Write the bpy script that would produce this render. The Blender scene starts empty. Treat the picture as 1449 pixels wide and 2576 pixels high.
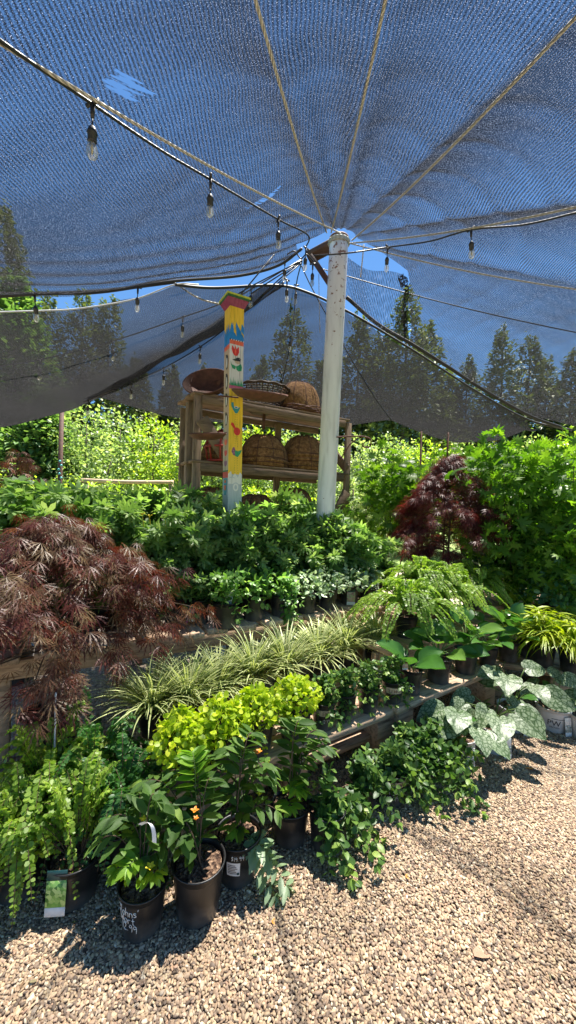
import bpy, math, random
import numpy as np
from mathutils import Vector, Matrix
from math import sin, cos, pi, radians, atan2, sqrt
random.seed(11)
rng = np.random.default_rng(11)
S = bpy.context.scene
COL = S.collection
# ------------------------------------------------------------------ camera
CAM = Vector((0, 0, 1.45)); PITCH = radians(-1.0); ROLL = radians(1.8); FOC = 968.0
R0 = Vector((1, 0, 0)); U0 = Vector((0, -sin(PITCH), cos(PITCH))); FW = Vector((0, cos(PITCH), sin(PITCH)))
CR = R0 * cos(ROLL) + U0 * sin(ROLL); CU = U0 * cos(ROLL) - R0 * sin(ROLL)
def ray(px, py): return FW + CR * ((px - 724.5) / FOC) - CU * ((py - 1288) / FOC)
def at_y(px, py, y):            # real point at distance y seen in that direction
    d = ray(px, py); return CAM + d * (y / d.y)
def at_h(px, py, h=0.0):        # real point at height h
    d = ray(px, py); return CAM + d * ((h - CAM.z) / d.z)
cam = bpy.data.cameras.new('camera'); co = bpy.data.objects.new('camera', cam); COL.objects.link(co)
co.matrix_world = Matrix(((CR.x, CU.x, -FW.x, 0), (CR.y, CU.y, -FW.y, 0), (CR.z, CU.z, -FW.z, CAM.z), (0, 0, 0, 1)))
cam.sensor_fit = 'VERTICAL'; cam.sensor_height = 36; cam.lens = 36 * FOC / 2576
cam.clip_start = .02; cam.clip_end = 3000
S.camera = co
# ------------------------------------------------------------------ light
SUN_EL = radians(71); SUN_AZ = radians(36)   # azimuth from +Y towards +X
w = bpy.data.worlds.new('World'); S.world = w; w.use_nodes = True
nt = w.node_tree; bg = nt.nodes['Background']; sk = nt.nodes.new('ShaderNodeTexSky')
sk.sky_type = 'NISHITA'; sk.sun_disc = False; sk.sun_elevation = SUN_EL; sk.sun_rotation = SUN_AZ
sk.air_density = 1.0; sk.dust_density = 0.0; sk.ozone_density = 1.5; sk.altitude = 800
tn = nt.nodes.new('ShaderNodeMix'); tn.data_type = 'RGBA'; tn.blend_type = 'MULTIPLY'; tn.inputs[0].default_value = 1; tn.inputs[7].default_value = (.60, .88, 1.06, 1); nt.links.new(sk.outputs[0], tn.inputs[6]); nt.links.new(tn.outputs[2], bg.inputs[0]); bg.inputs[1].default_value = 0.050
sl = bpy.data.lights.new('sun', 'SUN'); sl.energy = 5.0; sl.angle = radians(.5); sl.color = (1, .95, .87)
so = bpy.data.objects.new('sun', sl); COL.objects.link(so)
sd = Vector((sin(SUN_AZ) * cos(SUN_EL), cos(SUN_AZ) * cos(SUN_EL), sin(SUN_EL)))
so.rotation_euler = sd.to_track_quat('Z', 'Y').to_euler(); so.location = (0, 0, 12)
S.view_settings.view_transform = 'Standard'; S.view_settings.look = 'None'; S.view_settings.exposure = 2.0; S.view_settings.gamma = 1
S.cycles.transparent_max_bounces = 24; S.cycles.max_bounces = 8; S.cycles.caustics_reflective = False; S.cycles.caustics_refractive = False
S.cycles.sample_clamp_indirect = 6
# ------------------------------------------------------------------ materials
def new_mat(name):
    m = bpy.data.materials.new(name); m.use_nodes = True
    nt = m.node_tree; return m, nt, nt.nodes['Principled BSDF'], nt.nodes['Material Output']
def N(nt, t, **k):
    n = nt.nodes.new(t)
    for a, b in k.items():
        if a[0] == 'i' and a[1:].isdigit(): n.inputs[int(a[1:])].default_value = b
        else: setattr(n, a, b)
    return n
def L(nt, a, b): nt.links.new(a, b)
def c4(c): return (c[0], c[1], c[2], 1)
def ramp(nt, fac, stops, interp='LINEAR'):
    r = nt.nodes.new('ShaderNodeValToRGB'); r.color_ramp.interpolation = interp
    e = r.color_ramp.elements
    while len(e) < len(stops): e.new(.5)
    for i, (p, c) in enumerate(stops): e[i].position = p; e[i].color = c4(c)
    if fac is not None: L(nt, fac, r.inputs[0])
    return r
def paint(name, col, rough=.5, metal=0, noise=.15, scale=30, bump=0, spec=.5):
    m, nt, b, o = new_mat(name)
    tc = N(nt, 'ShaderNodeTexCoord'); nz = N(nt, 'ShaderNodeTexNoise'); nz.inputs['Scale'].default_value = scale; nz.inputs['Detail'].default_value = 5
    L(nt, tc.outputs['Object'], nz.inputs['Vector'])
    r = ramp(nt, nz.outputs[0], [(.25, [c * (1 - noise) for c in col]), (.75, [min(1, c * (1 + noise)) for c in col])])
    L(nt, r.outputs[0], b.inputs['Base Color'])
    b.inputs['Roughness'].default_value = rough; b.inputs['Metallic'].default_value = metal; b.inputs['Specular IOR Level'].default_value = spec
    if bump:
        bp = N(nt, 'ShaderNodeBump'); bp.inputs['Strength'].default_value = bump; bp.inputs['Distance'].default_value = .01
        L(nt, nz.outputs[0], bp.inputs['Height']); L(nt, bp.outputs[0], b.inputs['Normal'])
    return m
def leafmat(name, stops, tmul=(1.7, 1.8, .8), trans=.42, rough=.42, spec=.4, veins=None, stripe=None):
    m, nt, b, o = new_mat(name)
    a = N(nt, 'ShaderNodeAttribute', attribute_name='rnd')
    r = ramp(nt, a.outputs['Fac'], stops); colo = r.outputs[0]
    uv = N(nt, 'ShaderNodeUVMap')
    if veins:
        mp = N(nt, 'ShaderNodeVectorMath', operation='MULTIPLY'); mp.inputs[1].default_value = (9, 7.5, 9)
        ad = N(nt, 'ShaderNodeCombineXYZ'); L(nt, a.outputs['Fac'], ad.inputs[2])
        av = N(nt, 'ShaderNodeVectorMath', operation='ADD'); L(nt, uv.outputs[0], av.inputs[0]); L(nt, ad.outputs[0], av.inputs[1])
        L(nt, av.outputs[0], mp.inputs[0])
        vo = N(nt, 'ShaderNodeTexVoronoi', feature='DISTANCE_TO_EDGE'); vo.inputs['Scale'].default_value = 1.0; L(nt, mp.outputs[0], vo.inputs['Vector'])
        rr = ramp(nt, vo.outputs['Distance'], [(.02, (0, 0, 0)), (.17, (1, 1, 1))])
        sp = N(nt, 'ShaderNodeSeparateXYZ'); L(nt, uv.outputs[0], sp.inputs[0])
        ab = N(nt, 'ShaderNodeMath', operation='SUBTRACT'); L(nt, sp.outputs[0], ab.inputs[0]); ab.inputs[1].default_value = .5
        ab2 = N(nt, 'ShaderNodeMath', operation='ABSOLUTE'); L(nt, ab.outputs[0], ab2.inputs[0])
        r2 = ramp(nt, ab2.outputs[0], [(.006, (0, 0, 0)), (.022, (1, 1, 1))])
        mn = N(nt, 'ShaderNodeMath', operation='MINIMUM'); L(nt, rr.outputs[0], mn.inputs[0]); L(nt, r2.outputs[0], mn.inputs[1])
        mx = N(nt, 'ShaderNodeMix', data_type='RGBA'); L(nt, mn.outputs[0], mx.inputs[0]); mx.inputs[6].default_value = c4(veins); L(nt, colo, mx.inputs[7]); colo = mx.outputs[2]
    if stripe:
        sp = N(nt, 'ShaderNodeSeparateXYZ'); L(nt, uv.outputs[0], sp.inputs[0])
        r2 = ramp(nt, sp.outputs[0], [(0, (0, 0, 0)), (.14, (1, 1, 1)), (.78, (0, 0, 0))], 'CONSTANT')
        mx = N(nt, 'ShaderNodeMix', data_type='RGBA'); L(nt, r2.outputs[0], mx.inputs[0]); mx.inputs[6].default_value = c4(stripe); L(nt, colo, mx.inputs[7]); colo = mx.outputs[2]
    L(nt, colo, b.inputs['Base Color']); b.inputs['Roughness'].default_value = rough; b.inputs['Specular IOR Level'].default_value = spec
    if trans > 0:
        mu = N(nt, 'ShaderNodeMix', data_type='RGBA', blend_type='MULTIPLY'); mu.inputs[0].default_value = 1; L(nt, colo, mu.inputs[6]); mu.inputs[7].default_value = c4(tmul)
        t = N(nt, 'ShaderNodeBsdfTranslucent'); L(nt, mu.outputs[2], t.inputs[0])
        ms = N(nt, 'ShaderNodeMixShader'); ms.inputs[0].default_value = trans
        L(nt, b.outputs[0], ms.inputs[1]); L(nt, t.outputs[0], ms.inputs[2]); L(nt, ms.outputs[0], o.inputs[0])
    return m
def woodmat(name, c1, c2, rough=.8, axis=0, sc=6):
    m, nt, b, o = new_mat(name)
    tc = N(nt, 'ShaderNodeTexCoord'); mp = N(nt, 'ShaderNodeMapping'); s = [sc * 9] * 3; s[axis] = sc
    mp.inputs['Scale'].default_value = s; L(nt, tc.outputs['Object'], mp.inputs[0])
    nz = N(nt, 'ShaderNodeTexNoise'); nz.inputs['Scale'].default_value = 1; nz.inputs['Detail'].default_value = 8; nz.inputs['Roughness'].default_value = .65; L(nt, mp.outputs[0], nz.inputs['Vector'])
    r = ramp(nt, nz.outputs[0], [(.3, c2), (.5, c1), (.72, [min(1, c * 1.25) for c in c1])]); L(nt, r.outputs[0], b.inputs['Base Color'])
    b.inputs['Roughness'].default_value = rough
    bp = N(nt, 'ShaderNodeBump'); bp.inputs['Strength'].default_value = .5; bp.inputs['Distance'].default_value = .006; L(nt, nz.outputs[0], bp.inputs['Height']); L(nt, bp.outputs[0], b.inputs['Normal'])
    return m
M = {}
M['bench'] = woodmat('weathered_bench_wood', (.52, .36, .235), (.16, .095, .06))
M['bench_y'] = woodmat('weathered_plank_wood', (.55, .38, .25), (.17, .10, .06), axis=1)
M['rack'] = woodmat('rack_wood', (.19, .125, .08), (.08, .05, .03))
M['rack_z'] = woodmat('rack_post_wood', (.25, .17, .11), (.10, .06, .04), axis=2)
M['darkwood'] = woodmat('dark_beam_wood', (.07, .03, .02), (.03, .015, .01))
M['rust'] = paint('rusty_steel', (.11, .045, .03), .7, .3, .4, 20, .2)
M['black'] = paint('black_cable_rubber', (.012, .012, .014), .45)
M['hem'] = paint('black_hem_webbing', (.012, .013, .014), .6)
M['whitehem'] = paint('pale_hem_webbing', (.5, .5, .5), .6)
M['whitepole'] = paint('white_painted_steel', (.66, .68, .70), .4, 0, .16, 9, .08)
m, nt, b, o = new_mat('scuffed_white_steel'); tc = N(nt, 'ShaderNodeTexCoord')
mp = N(nt, 'ShaderNodeMapping'); mp.inputs['Scale'].default_value = (7, 7, 1.1); L(nt, tc.outputs['Object'], mp.inputs[0])
n1 = N(nt, 'ShaderNodeTexNoise'); n1.inputs['Scale'].default_value = 2.5; n1.inputs['Detail'].default_value = 8; L(nt, mp.outputs[0], n1.inputs['Vector'])
n2 = N(nt, 'ShaderNodeTexNoise'); n2.inputs['Scale'].default_value = 30; n2.inputs['Detail'].default_value = 6; L(nt, tc.outputs['Object'], n2.inputs['Vector'])
r = ramp(nt, n1.outputs[0], [(.3, (.46, .46, .46)), (.5, (.66, .67, .68)), (.75, (.74, .75, .76))])
sp = N(nt, 'ShaderNodeSeparateXYZ'); L(nt, tc.outputs['Object'], sp.inputs[0]); ma = N(nt, 'ShaderNodeMapRange'); ma.inputs[1].default_value = 2.6; ma.inputs[2].default_value = 3.98; ma.inputs[3].default_value = -.05; ma.inputs[4].default_value = .12; L(nt, sp.outputs[2], ma.inputs[0])
ad = N(nt, 'ShaderNodeMath', operation='ADD'); L(nt, n2.outputs[0], ad.inputs[0]); L(nt, ma.outputs[0], ad.inputs[1]); r2 = ramp(nt, ad.outputs[0], [(.66, (0, 0, 0)), (.70, (1, 1, 1))])
mx = N(nt, 'ShaderNodeMix', data_type='RGBA'); L(nt, r2.outputs[0], mx.inputs[0]); L(nt, r.outputs[0], mx.inputs[6]); mx.inputs[7].default_value = (.22, .12, .08, 1); L(nt, mx.outputs[2], b.inputs['Base Color']); b.inputs['Roughness'].default_value = .4
bp = N(nt, 'ShaderNodeBump'); bp.inputs['Distance'].default_value = .003; bp.inputs['Strength'].default_value = .4; L(nt, n1.outputs[0], bp.inputs['Height']); L(nt, bp.outputs[0], b.inputs['Normal'])
M['whitepole'] = m
M['stemgreen'] = paint('green_stem', (.09, .16, .03), .6)
M['stembrown'] = paint('brown_stem', (.10, .06, .035), .8)
M['stemred'] = paint('reddish_stem', (.16, .05, .04), .7)
M['bark'] = paint('bark', (.10, .075, .055), .9, 0, .4, 12, .6)
M['glass'] = None
m, nt, b, o = new_mat('clear_bulb_glass'); b.inputs['Base Color'].default_value = (.95, .97, 1, 1); b.inputs['Roughness'].default_value = .03
gl = N(nt, 'ShaderNodeBsdfGlossy'); gl.inputs['Roughness'].default_value = .08; tr = N(nt, 'ShaderNodeBsdfTransparent'); tr.inputs[0].default_value = (.86, .88, .88, 1)
lw = N(nt, 'ShaderNodeLayerWeight'); lw.inputs[0].default_value = .35; ms = N(nt, 'ShaderNodeMixShader'); L(nt, lw.outputs['Facing'], ms.inputs[0]); L(nt, tr.outputs[0], ms.inputs[1]); L(nt, gl.outputs[0], ms.inputs[2])
tl = N(nt, 'ShaderNodeBsdfTranslucent'); tl.inputs[0].default_value = (.8, .8, .76, 1); m3 = N(nt, 'ShaderNodeMixShader'); m3.inputs[0].default_value = .18; L(nt, ms.outputs[0], m3.inputs[1]); L(nt, tl.outputs[0], m3.inputs[2]); L(nt, m3.outputs[0], o.inputs[0])
M['glass'] = m
M['filament'] = paint('warm_led_filament', (.75, .62, .35), .4)
m, nt, b, o = new_mat('twisted_rope')
uv = N(nt, 'ShaderNodeUVMap'); wv = N(nt, 'ShaderNodeTexWave'); wv.inputs['Scale'].default_value = 1; wv.bands_direction = 'DIAGONAL'; L(nt, uv.outputs[0], wv.inputs['Vector'])
r = ramp(nt, wv.outputs[0], [(0, (.24, .22, .18)), (.5, (.56, .53, .47)), (1, (.70, .67, .61))]); L(nt, r.outputs[0], b.inputs['Base Color']); b.inputs['Roughness'].default_value = .9
bp = N(nt, 'ShaderNodeBump'); bp.inputs['Distance'].default_value = .004; L(nt, wv.outputs[0], bp.inputs['Height']); L(nt, bp.outputs[0], b.inputs['Normal'])
M['rope'] = m
# black plastic pot with dusty foot
def potmat(name, col, dust):
    m, nt, b, o = new_mat(name)
    tc = N(nt, 'ShaderNodeTexCoord'); sp = N(nt, 'ShaderNodeSeparateXYZ'); L(nt, tc.outputs['Object'], sp.inputs[0])
    nz = N(nt, 'ShaderNodeTexNoise'); nz.inputs['Scale'].default_value = 16; nz.inputs['Detail'].default_value = 6; L(nt, tc.outputs['Object'], nz.inputs['Vector'])
    ma = N(nt, 'ShaderNodeMath', operation='MULTIPLY_ADD'); L(nt, sp.outputs[2], ma.inputs[0]); ma.inputs[1].default_value = -4.5; L(nt, nz.outputs[0], ma.inputs[2])
    r = ramp(nt, ma.outputs[0], [(.12, col), (.55, [c + d for c, d in zip(col, dust)])]); L(nt, r.outputs[0], b.inputs['Base Color'])
    b.inputs['Roughness'].default_value = .38
    bp = N(nt, 'ShaderNodeBump'); bp.inputs['Strength'].default_value = .15; bp.inputs['Distance'].default_value = .004; L(nt, nz.outputs[0], bp.inputs['Height']); L(nt, bp.outputs[0], b.inputs['Normal'])
    return m
M['pot'] = potmat('black_nursery_plastic', (.012, .012, .013), (.075, .07, .065))
M['whitepot'] = potmat('white_nursery_plastic', (.52, .52, .54), (-.1, -.11, -.13))
M['chalk'] = paint('white_marker', (.75, .75, .72), .8)
M['ink'] = paint('dark_ink', (.05, .05, .06), .7)
M['inkbrown'] = paint('brown_ink', (.16, .11, .07), .7)
M['tan_label'] = paint('tan_label_band', (.40, .34, .24), .6)
M['tagwhite'] = paint('white_tag_card', (.7, .7, .7), .5)
M['tagdark'] = paint('dark_teal_tag', (.01, .06, .06), .4)
M['tagred'] = paint('maroon_tag', (.13, .03, .03), .4)
def picmat(name, c1, c2, c3):
    m, nt, b, o = new_mat(name); tc = N(nt, 'ShaderNodeTexCoord'); v = N(nt, 'ShaderNodeTexVoronoi'); v.inputs['Scale'].default_value = 90; L(nt, tc.outputs['Object'], v.inputs[0])
    r = ramp(nt, v.outputs['Color'], [(.2, c1), (.5, c2), (.8, c3)]); L(nt, r.outputs[0], b.inputs['Base Color']); b.inputs['Roughness'].default_value = .35; return m
M['picgreen'] = picmat('green_plant_picture', (.04, .14, .02), (.2, .42, .08), (.45, .6, .2))
M['picpink'] = picmat('pink_plant_picture', (.3, .12, .16), (.5, .35, .3), (.3, .4, .2))
M['picgrey'] = picmat('grey_plant_picture', (.06, .08, .06), (.3, .34, .3), (.6, .62, .6))
m, nt, b, o = new_mat('potting_soil'); tc = N(nt, 'ShaderNodeTexCoord'); v = N(nt, 'ShaderNodeTexVoronoi'); v.inputs['Scale'].default_value = 110; L(nt, tc.outputs['Object'], v.inputs[0])
r = ramp(nt, v.outputs['Color'], [(.1, (.03, .015, .01)), (.5, (.12, .065, .04)), (.85, (.34, .22, .14))]); L(nt, r.outputs[0], b.inputs['Base Color']); b.inputs['Roughness'].default_value = .95
bp = N(nt, 'ShaderNodeBump'); bp.inputs['Distance'].default_value = .01; L(nt, v.outputs['Distance'], bp.inputs['Height']); L(nt, bp.outputs[0], b.inputs['Normal'])
M['soil'] = m
# ------------------------------------------------------------------ geometry helpers
class MB:
    """collects verts / faces, then builds ONE mesh object"""
    def __init__(s): s.V = []; s.L = []; s.T = []; s.A = []; s.U = []; s.MI = []; s.n = 0; s.smooth = True
    def raw(s, V, F, rnd=0., uv=None, mi=0):
        V = np.asarray(V, float); k = len(V); s.V.append(V)
        tot = np.array([len(f) for f in F]); s.L.append(np.concatenate([np.asarray(f) for f in F]).astype(np.int64) + s.n); s.T.append(tot)
        s.A.append(np.full(k, rnd) if np.isscalar(rnd) else np.asarray(rnd)); s.U.append(np.zeros((k, 2)) if uv is None else np.asarray(uv, float))
        s.MI.append(np.full(len(F), mi)); s.n += k
    def inst(s, tm, pos, y, nrm, sc, rnd=None, mi=0):
        """many copies of a template: pos, y axis, normal hint (N,3); sc (N,) or (N,3)"""
        tv, tf, tu = tm; pos = np.asarray(pos, float).reshape(-1, 3); n = len(pos)
        if n == 0: return
        y = np.broadcast_to(np.asarray(y, float), (n, 3)); nr = np.broadcast_to(np.asarray(nrm, float), (n, 3))
        y = y / (np.linalg.norm(y, axis=1, keepdims=True) + 1e-9)
        x = np.cross(y, nr); bad = np.linalg.norm(x, axis=1) < 1e-4; x[bad] = (1, 0, 0)
        x /= np.linalg.norm(x, axis=1, keepdims=True); z = np.cross(x, y)
        sc = np.asarray(sc, float)
        if sc.ndim == 0: sc = np.full(n, float(sc))
        if sc.ndim == 1: sc = np.repeat(sc[:, None], 3, 1)
        V = pos[:, None, :] + tv[None, :, 0:1] * sc[:, None, 0:1] * x[:, None, :] + tv[None, :, 1:2] * sc[:, None, 1:2] * y[:, None, :] + tv[None, :, 2:3] * sc[:, None, 2:3] * z[:, None, :]
        k = len(tv); off = (np.arange(n) * k)[:, None]
        fl = np.concatenate([np.asarray(f) for f in tf]); ft = np.array([len(f) for f in tf])
        s.L.append((fl[None, :] + off).ravel().astype(np.int64) + s.n); s.T.append(np.tile(ft, n)); s.V.append(V.reshape(-1, 3))
        if rnd is None: rnd = rng.random(n)
        s.A.append(np.repeat(rnd, k)); s.U.append(np.tile(tu, (n, 1))); s.MI.append(np.full(len(ft) * n, mi)); s.n += k * n
    def tube(s, pts, rad, sides=5, mi=0, rnd=0.):
        pts = np.asarray([tuple(p) for p in pts], float); n = len(pts)
        if np.isscalar(rad): rad = np.full(n, rad)
        else:
            rad = np.asarray(rad, float)
            if len(rad) != n: rad = np.linspace(rad[0], rad[-1], n)
        d = np.gradient(pts, axis=0); d /= np.linalg.norm(d, axis=1, keepdims=True) + 1e-9
        up = np.array([0, 0, 1.]) if abs(d[0][2]) < .9 else np.array([0, 1., 0])
        V = []; U = []; ln = 0
        for i in range(n):
            x = np.cross(d[i], up); x /= np.linalg.norm(x) + 1e-9; zz = np.cross(x, d[i]); up = zz
            if i: ln += np.linalg.norm(pts[i] - pts[i - 1])
            for k in range(sides):
                a = 2 * pi * k / sides; V.append(pts[i] + rad[i] * (cos(a) * x + sin(a) * zz)); U.append((ln * 18, k / sides * 2))
        F = [(i * sides + k, i * sides + (k + 1) % sides, (i + 1) * sides + (k + 1) % sides, (i + 1) * sides + k) for i in range(n - 1) for k in range(sides)]
        F.append(tuple(range(sides))[::-1]); F.append(tuple((n - 1) * sides + k for k in range(sides)))
        s.raw(V, F, rnd, U, mi)
    def box(s, c, size, rz=0, ax=None, mi=0, bev=0.004):
        """bevelled box centred c"""
        hx, hy, hz = [v / 2 for v in size]; b = min(bev, hx * .4, hy * .4, hz * .4); V = []
        prof = lambda x, y: [(-x + b, -y), (x - b, -y), (x, -y + b), (x, y - b), (x - b, y), (-x + b, y), (-x, y - b), (-x, -y + b)]
        rings = [(-hz, b), (-hz + b, 0), (hz - b, 0), (hz, b)]
        for z, ins in rings:
            for (x, y) in prof(hx - ins, hy - ins): V.append((x, y, z))
        F = [tuple(range(8))[::-1], tuple(range(24, 32))]
        for i in range(3):
            for k in range(8): F.append((i * 8 + k, i * 8 + (k + 1) % 8, (i + 1) * 8 + (k + 1) % 8, (i + 1) * 8 + k))
        V = np.array(V)
        Mx = ax if ax is not None else np.array([[cos(rz), -sin(rz), 0], [sin(rz), cos(rz), 0], [0, 0, 1]])
        s.raw(V @ np.asarray(Mx).T + np.asarray(tuple(c)), F, 0, V[:, :2] * 5, mi)
    def beam(s, a, b, w, h, roll=0, mi=0):
        """bevelled board from a to b, w across, h tall; its long side is local x"""
        a = Vector(a); b = Vector(b); x = (b - a); ln = x.length; x.normalize()
        up = Vector((0, 0, 1)) if abs(x.z) < .95 else Vector((sin(roll), cos(roll), 0))
        y = up.cross(x).normalized(); z = x.cross(y)
        s.box((a + b) / 2, (ln, w, h), ax=np.array([[x.x, y.x, z.x], [x.y, y.y, z.y], [x.z, y.z, z.z]]), mi=mi)
    def lathe(s, prof, n=24, c=(0, 0, 0), mi=0, wob=None):
        V = []; m = len(prof)
        for (r, z) in prof:
            for k in range(n):
                a = 2 * pi * k / n; rr = r * (1 + (wob(a, z) if wob else 0)); V.append((c[0] + rr * cos(a), c[1] + rr * sin(a), c[2] + z))
        F = [(i * n + k, i * n + (k + 1) % n, (i + 1) * n + (k + 1) % n, (i + 1) * n + k) for i in range(m - 1) for k in range(n)]
        F.append(tuple((m - 1) * n + k for k in range(n)))
        F.append(tuple(range(n))[::-1])
        s.raw(V, F, 0, None, mi)
    def build(s, name, mat, parent=None, loc=None, smooth=True, **props):
        me = bpy.data.meshes.new(name)
        if s.n:
            V = np.concatenate(s.V); Lp = np.concatenate(s.L); T = np.concatenate(s.T)
            me.vertices.add(len(V)); me.vertices.foreach_set('co', V.astype(np.float32).ravel())
            me.loops.add(len(Lp)); me.loops.foreach_set('vertex_index', Lp.astype(np.int32))
            me.polygons.add(len(T)); st = np.concatenate([[0], np.cumsum(T)[:-1]]); me.polygons.foreach_set('loop_start', st.astype(np.int32)); me.polygons.foreach_set('loop_total', T.astype(np.int32))
            me.polygons.foreach_set('use_smooth', np.full(len(T), smooth)); me.polygons.foreach_set('material_index', np.concatenate(s.MI).astype(np.int32))
            at = me.attributes.new('rnd', 'FLOAT', 'POINT'); at.data.foreach_set('value', np.concatenate(s.A).astype(np.float32))
            uvl = me.uv_layers.new(name='UVMap'); uvl.data.foreach_set('uv', np.concatenate(s.U)[Lp].astype(np.float32).ravel())
            me.update(); me.validate()
        for mm in (mat if isinstance(mat, (list, tuple)) else [mat]): me.materials.append(mm)
        o = bpy.data.objects.new(name, me); COL.objects.link(o)
        if parent: o.parent = parent
        if loc is not None: o.location = loc
        for k, v in props.items(): o[k] = v
        return o
def thing(name, label, cat, loc=(0, 0, 0), rz=0, group=None):
    o = bpy.data.objects.new(name, None); COL.objects.link(o); o.location = loc; o.rotation_euler = (0, 0, rz); o.empty_display_size = .1
    o['label'] = label; o['category'] = cat
    if group: o['group'] = group
    return o
def tag(o, label, cat, group=None):
    o['label'] = label; o['category'] = cat
    if group: o['group'] = group
    return o
def dup(root, loc, rz=0, sc=1., label=None, group=None):
    r = root.copy(); COL.objects.link(r); r.location = loc; r.rotation_euler = (0, 0, rz); r.scale = (sc, sc, sc)
    if label: r['label'] = label
    if group: r['group'] = group
    for ch in list(root.children):
        c = ch.copy(); COL.objects.link(c); c.parent = r
        for g in ch.children:
            d = g.copy(); COL.objects.link(d); d.parent = c
    return r
def bez(a, c, b, n):
    a, c, b = [np.asarray(tuple(v), float) for v in (a, c, b)]; t = np.linspace(0, 1, n)[:, None]
    return (1 - t) ** 2 * a + 2 * t * (1 - t) * c + t * t * b
def smooth_path(P, n):
    """catmull-rom through points"""
    P = [np.asarray(tuple(p), float) for p in P]; P = [2 * P[0] - P[1]] + P + [2 * P[-1] - P[-2]]; out = []
    for i in range(1, len(P) - 2):
        for t in np.linspace(0, 1, n, endpoint=False):
            out.append(.5 * ((2 * P[i]) + (-P[i - 1] + P[i + 1]) * t + (2 * P[i - 1] - 5 * P[i] + 4 * P[i + 1] - P[i + 2]) * t ** 2 + (-P[i - 1] + 3 * P[i] - 3 * P[i + 1] + P[i + 2]) * t ** 3))
    out.append(P[-2]); return np.array(out)
# ------------------------------------------------------------------ ground
m, nt, b, o = new_mat('gravel_bed'); tc = N(nt, 'ShaderNodeTexCoord')
v = N(nt, 'ShaderNodeTexVoronoi'); v.inputs['Scale'].default_value = 75; L(nt, tc.outputs['Object'], v.inputs[0])
r = ramp(nt, v.outputs['Color'], [(.1, (.13, .10, .08)), (.4, (.27, .21, .16)), (.6, (.38, .30, .22)), (.9, (.55, .46, .36))]); L(nt, r.outputs[0], b.inputs['Base Color']); b.inputs['Roughness'].default_value = .85
bp = N(nt, 'ShaderNodeBump'); bp.inputs['Distance'].default_value = .01; bp.invert = True; L(nt, v.outputs['Distance'], bp.inputs['Height']); L(nt, bp.outputs[0], b.inputs['Normal'])
M['gravel'] = m
m, nt, b, o = new_mat('meadow_ground'); tc = N(nt, 'ShaderNodeTexCoord'); nz = N(nt, 'ShaderNodeTexNoise'); nz.inputs['Scale'].default_value = .6; nz.inputs['Detail'].default_value = 12; L(nt, tc.outputs['Object'], nz.inputs['Vector'])
r = ramp(nt, nz.outputs[0], [(.3, (.05, .09, .02)), (.5, (.13, .2, .04)), (.7, (.22, .24, .08))]); L(nt, r.outputs[0], b.inputs['Base Color']); b.inputs['Roughness'].default_value = .9
M['meadow'] = m
def gridsheet(name, x0, x1, y0, y1, nx, ny, hf, mat, **props):
    g = MB(); xs = np.linspace(x0, x1, nx); ys = np.linspace(y0, y1, ny); V = [(x, y, hf(x, y)) for y in ys for x in xs]
    g.raw(V, [(j * nx + i, j * nx + i + 1, (j + 1) * nx + i + 1, (j + 1) * nx + i) for j in range(ny - 1) for i in range(nx - 1)]); return g.build(name, mat, **props)
gridsheet('ground', -400, 400, -60, 900, 90, 90, lambda x, y: -.02 + max(0, y - 60) * .02, M['meadow'], kind='structure')
gridsheet('gravel_path', -9, 9, -6, 9.5, 60, 60, lambda x, y: .006 * sin(x * 2.1 + .7) * cos(y * 1.7), M['gravel'], kind='structure')
# pebbles : one object, instanced by geometry nodes
m, nt, b, o = new_mat('river_pebbles'); oi = N(nt, 'ShaderNodeObjectInfo')
r = ramp(nt, oi.outputs['Random'], [(p_, (min(.85, c_[0] * 1.18), c_[1] * 1.08, c_[2] * .91)) for p_, c_ in [(0, (.11, .085, .07)), (.12, (.20, .16, .14)), (.26, (.36, .27, .21)), (.42, (.48, .38, .28)), (.56, (.30, .22, .18)), (.66, (.58, .48, .35)), (.76, (.44, .38, .33)), (.84, (.70, .58, .41)), (.9, (.48, .32, .25)), (.97, (.72, .66, .56))]])
L(nt, r.outputs[0], b.inputs['Base Color']); b.inputs['Roughness'].default_value = .6; b.inputs['Specular IOR Level'].default_value = .3
gp = N(nt, 'ShaderNodeNewGeometry'); n3 = N(nt, 'ShaderNodeTexNoise'); n3.inputs['Scale'].default_value = 2.6; n3.inputs['Detail'].default_value = 5; L(nt, gp.outputs['Position'], n3.inputs['Vector'])
r3 = ramp(nt, n3.outputs[0], [(.32, (.74, .72, .70)), (.5, (.97, .97, .97)), (.7, (1, 1, 1))]); m3 = N(nt, 'ShaderNodeMix', data_type='RGBA', blend_type='MULTIPLY'); m3.inputs[0].default_value = 1; L(nt, r.outputs[0], m3.inputs[6]); L(nt, r3.outputs[0], m3.inputs[7])
m4 = N(nt, 'ShaderNodeMix', data_type='RGBA', blend_type='MULTIPLY'); m4.inputs[0].default_value = .35; n5 = N(nt, 'ShaderNodeTexNoise'); n5.inputs['Scale'].default_value = 420; L(nt, gp.outputs['Position'], n5.inputs['Vector']); L(nt, m3.outputs[2], m4.inputs[6]); L(nt, n5.outputs[0], m4.inputs[7]); L(nt, m4.outputs[2], b.inputs['Base Color'])
pts = []
def pebble_field(x0, x1, y0, y1, sp):
    nx = int((x1 - x0) / sp); ny = int((y1 - y0) / sp); gx, gy = np.meshgrid(np.arange(nx), np.arange(ny))
    x = x0 + (gx.ravel() + rng.random(nx * ny) * .9) * sp; y = y0 + (gy.ravel() + rng.random(nx * ny) * .9) * sp
    return np.stack([x, y, rng.random(len(x)) * .006 + .001], 1)
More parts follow.
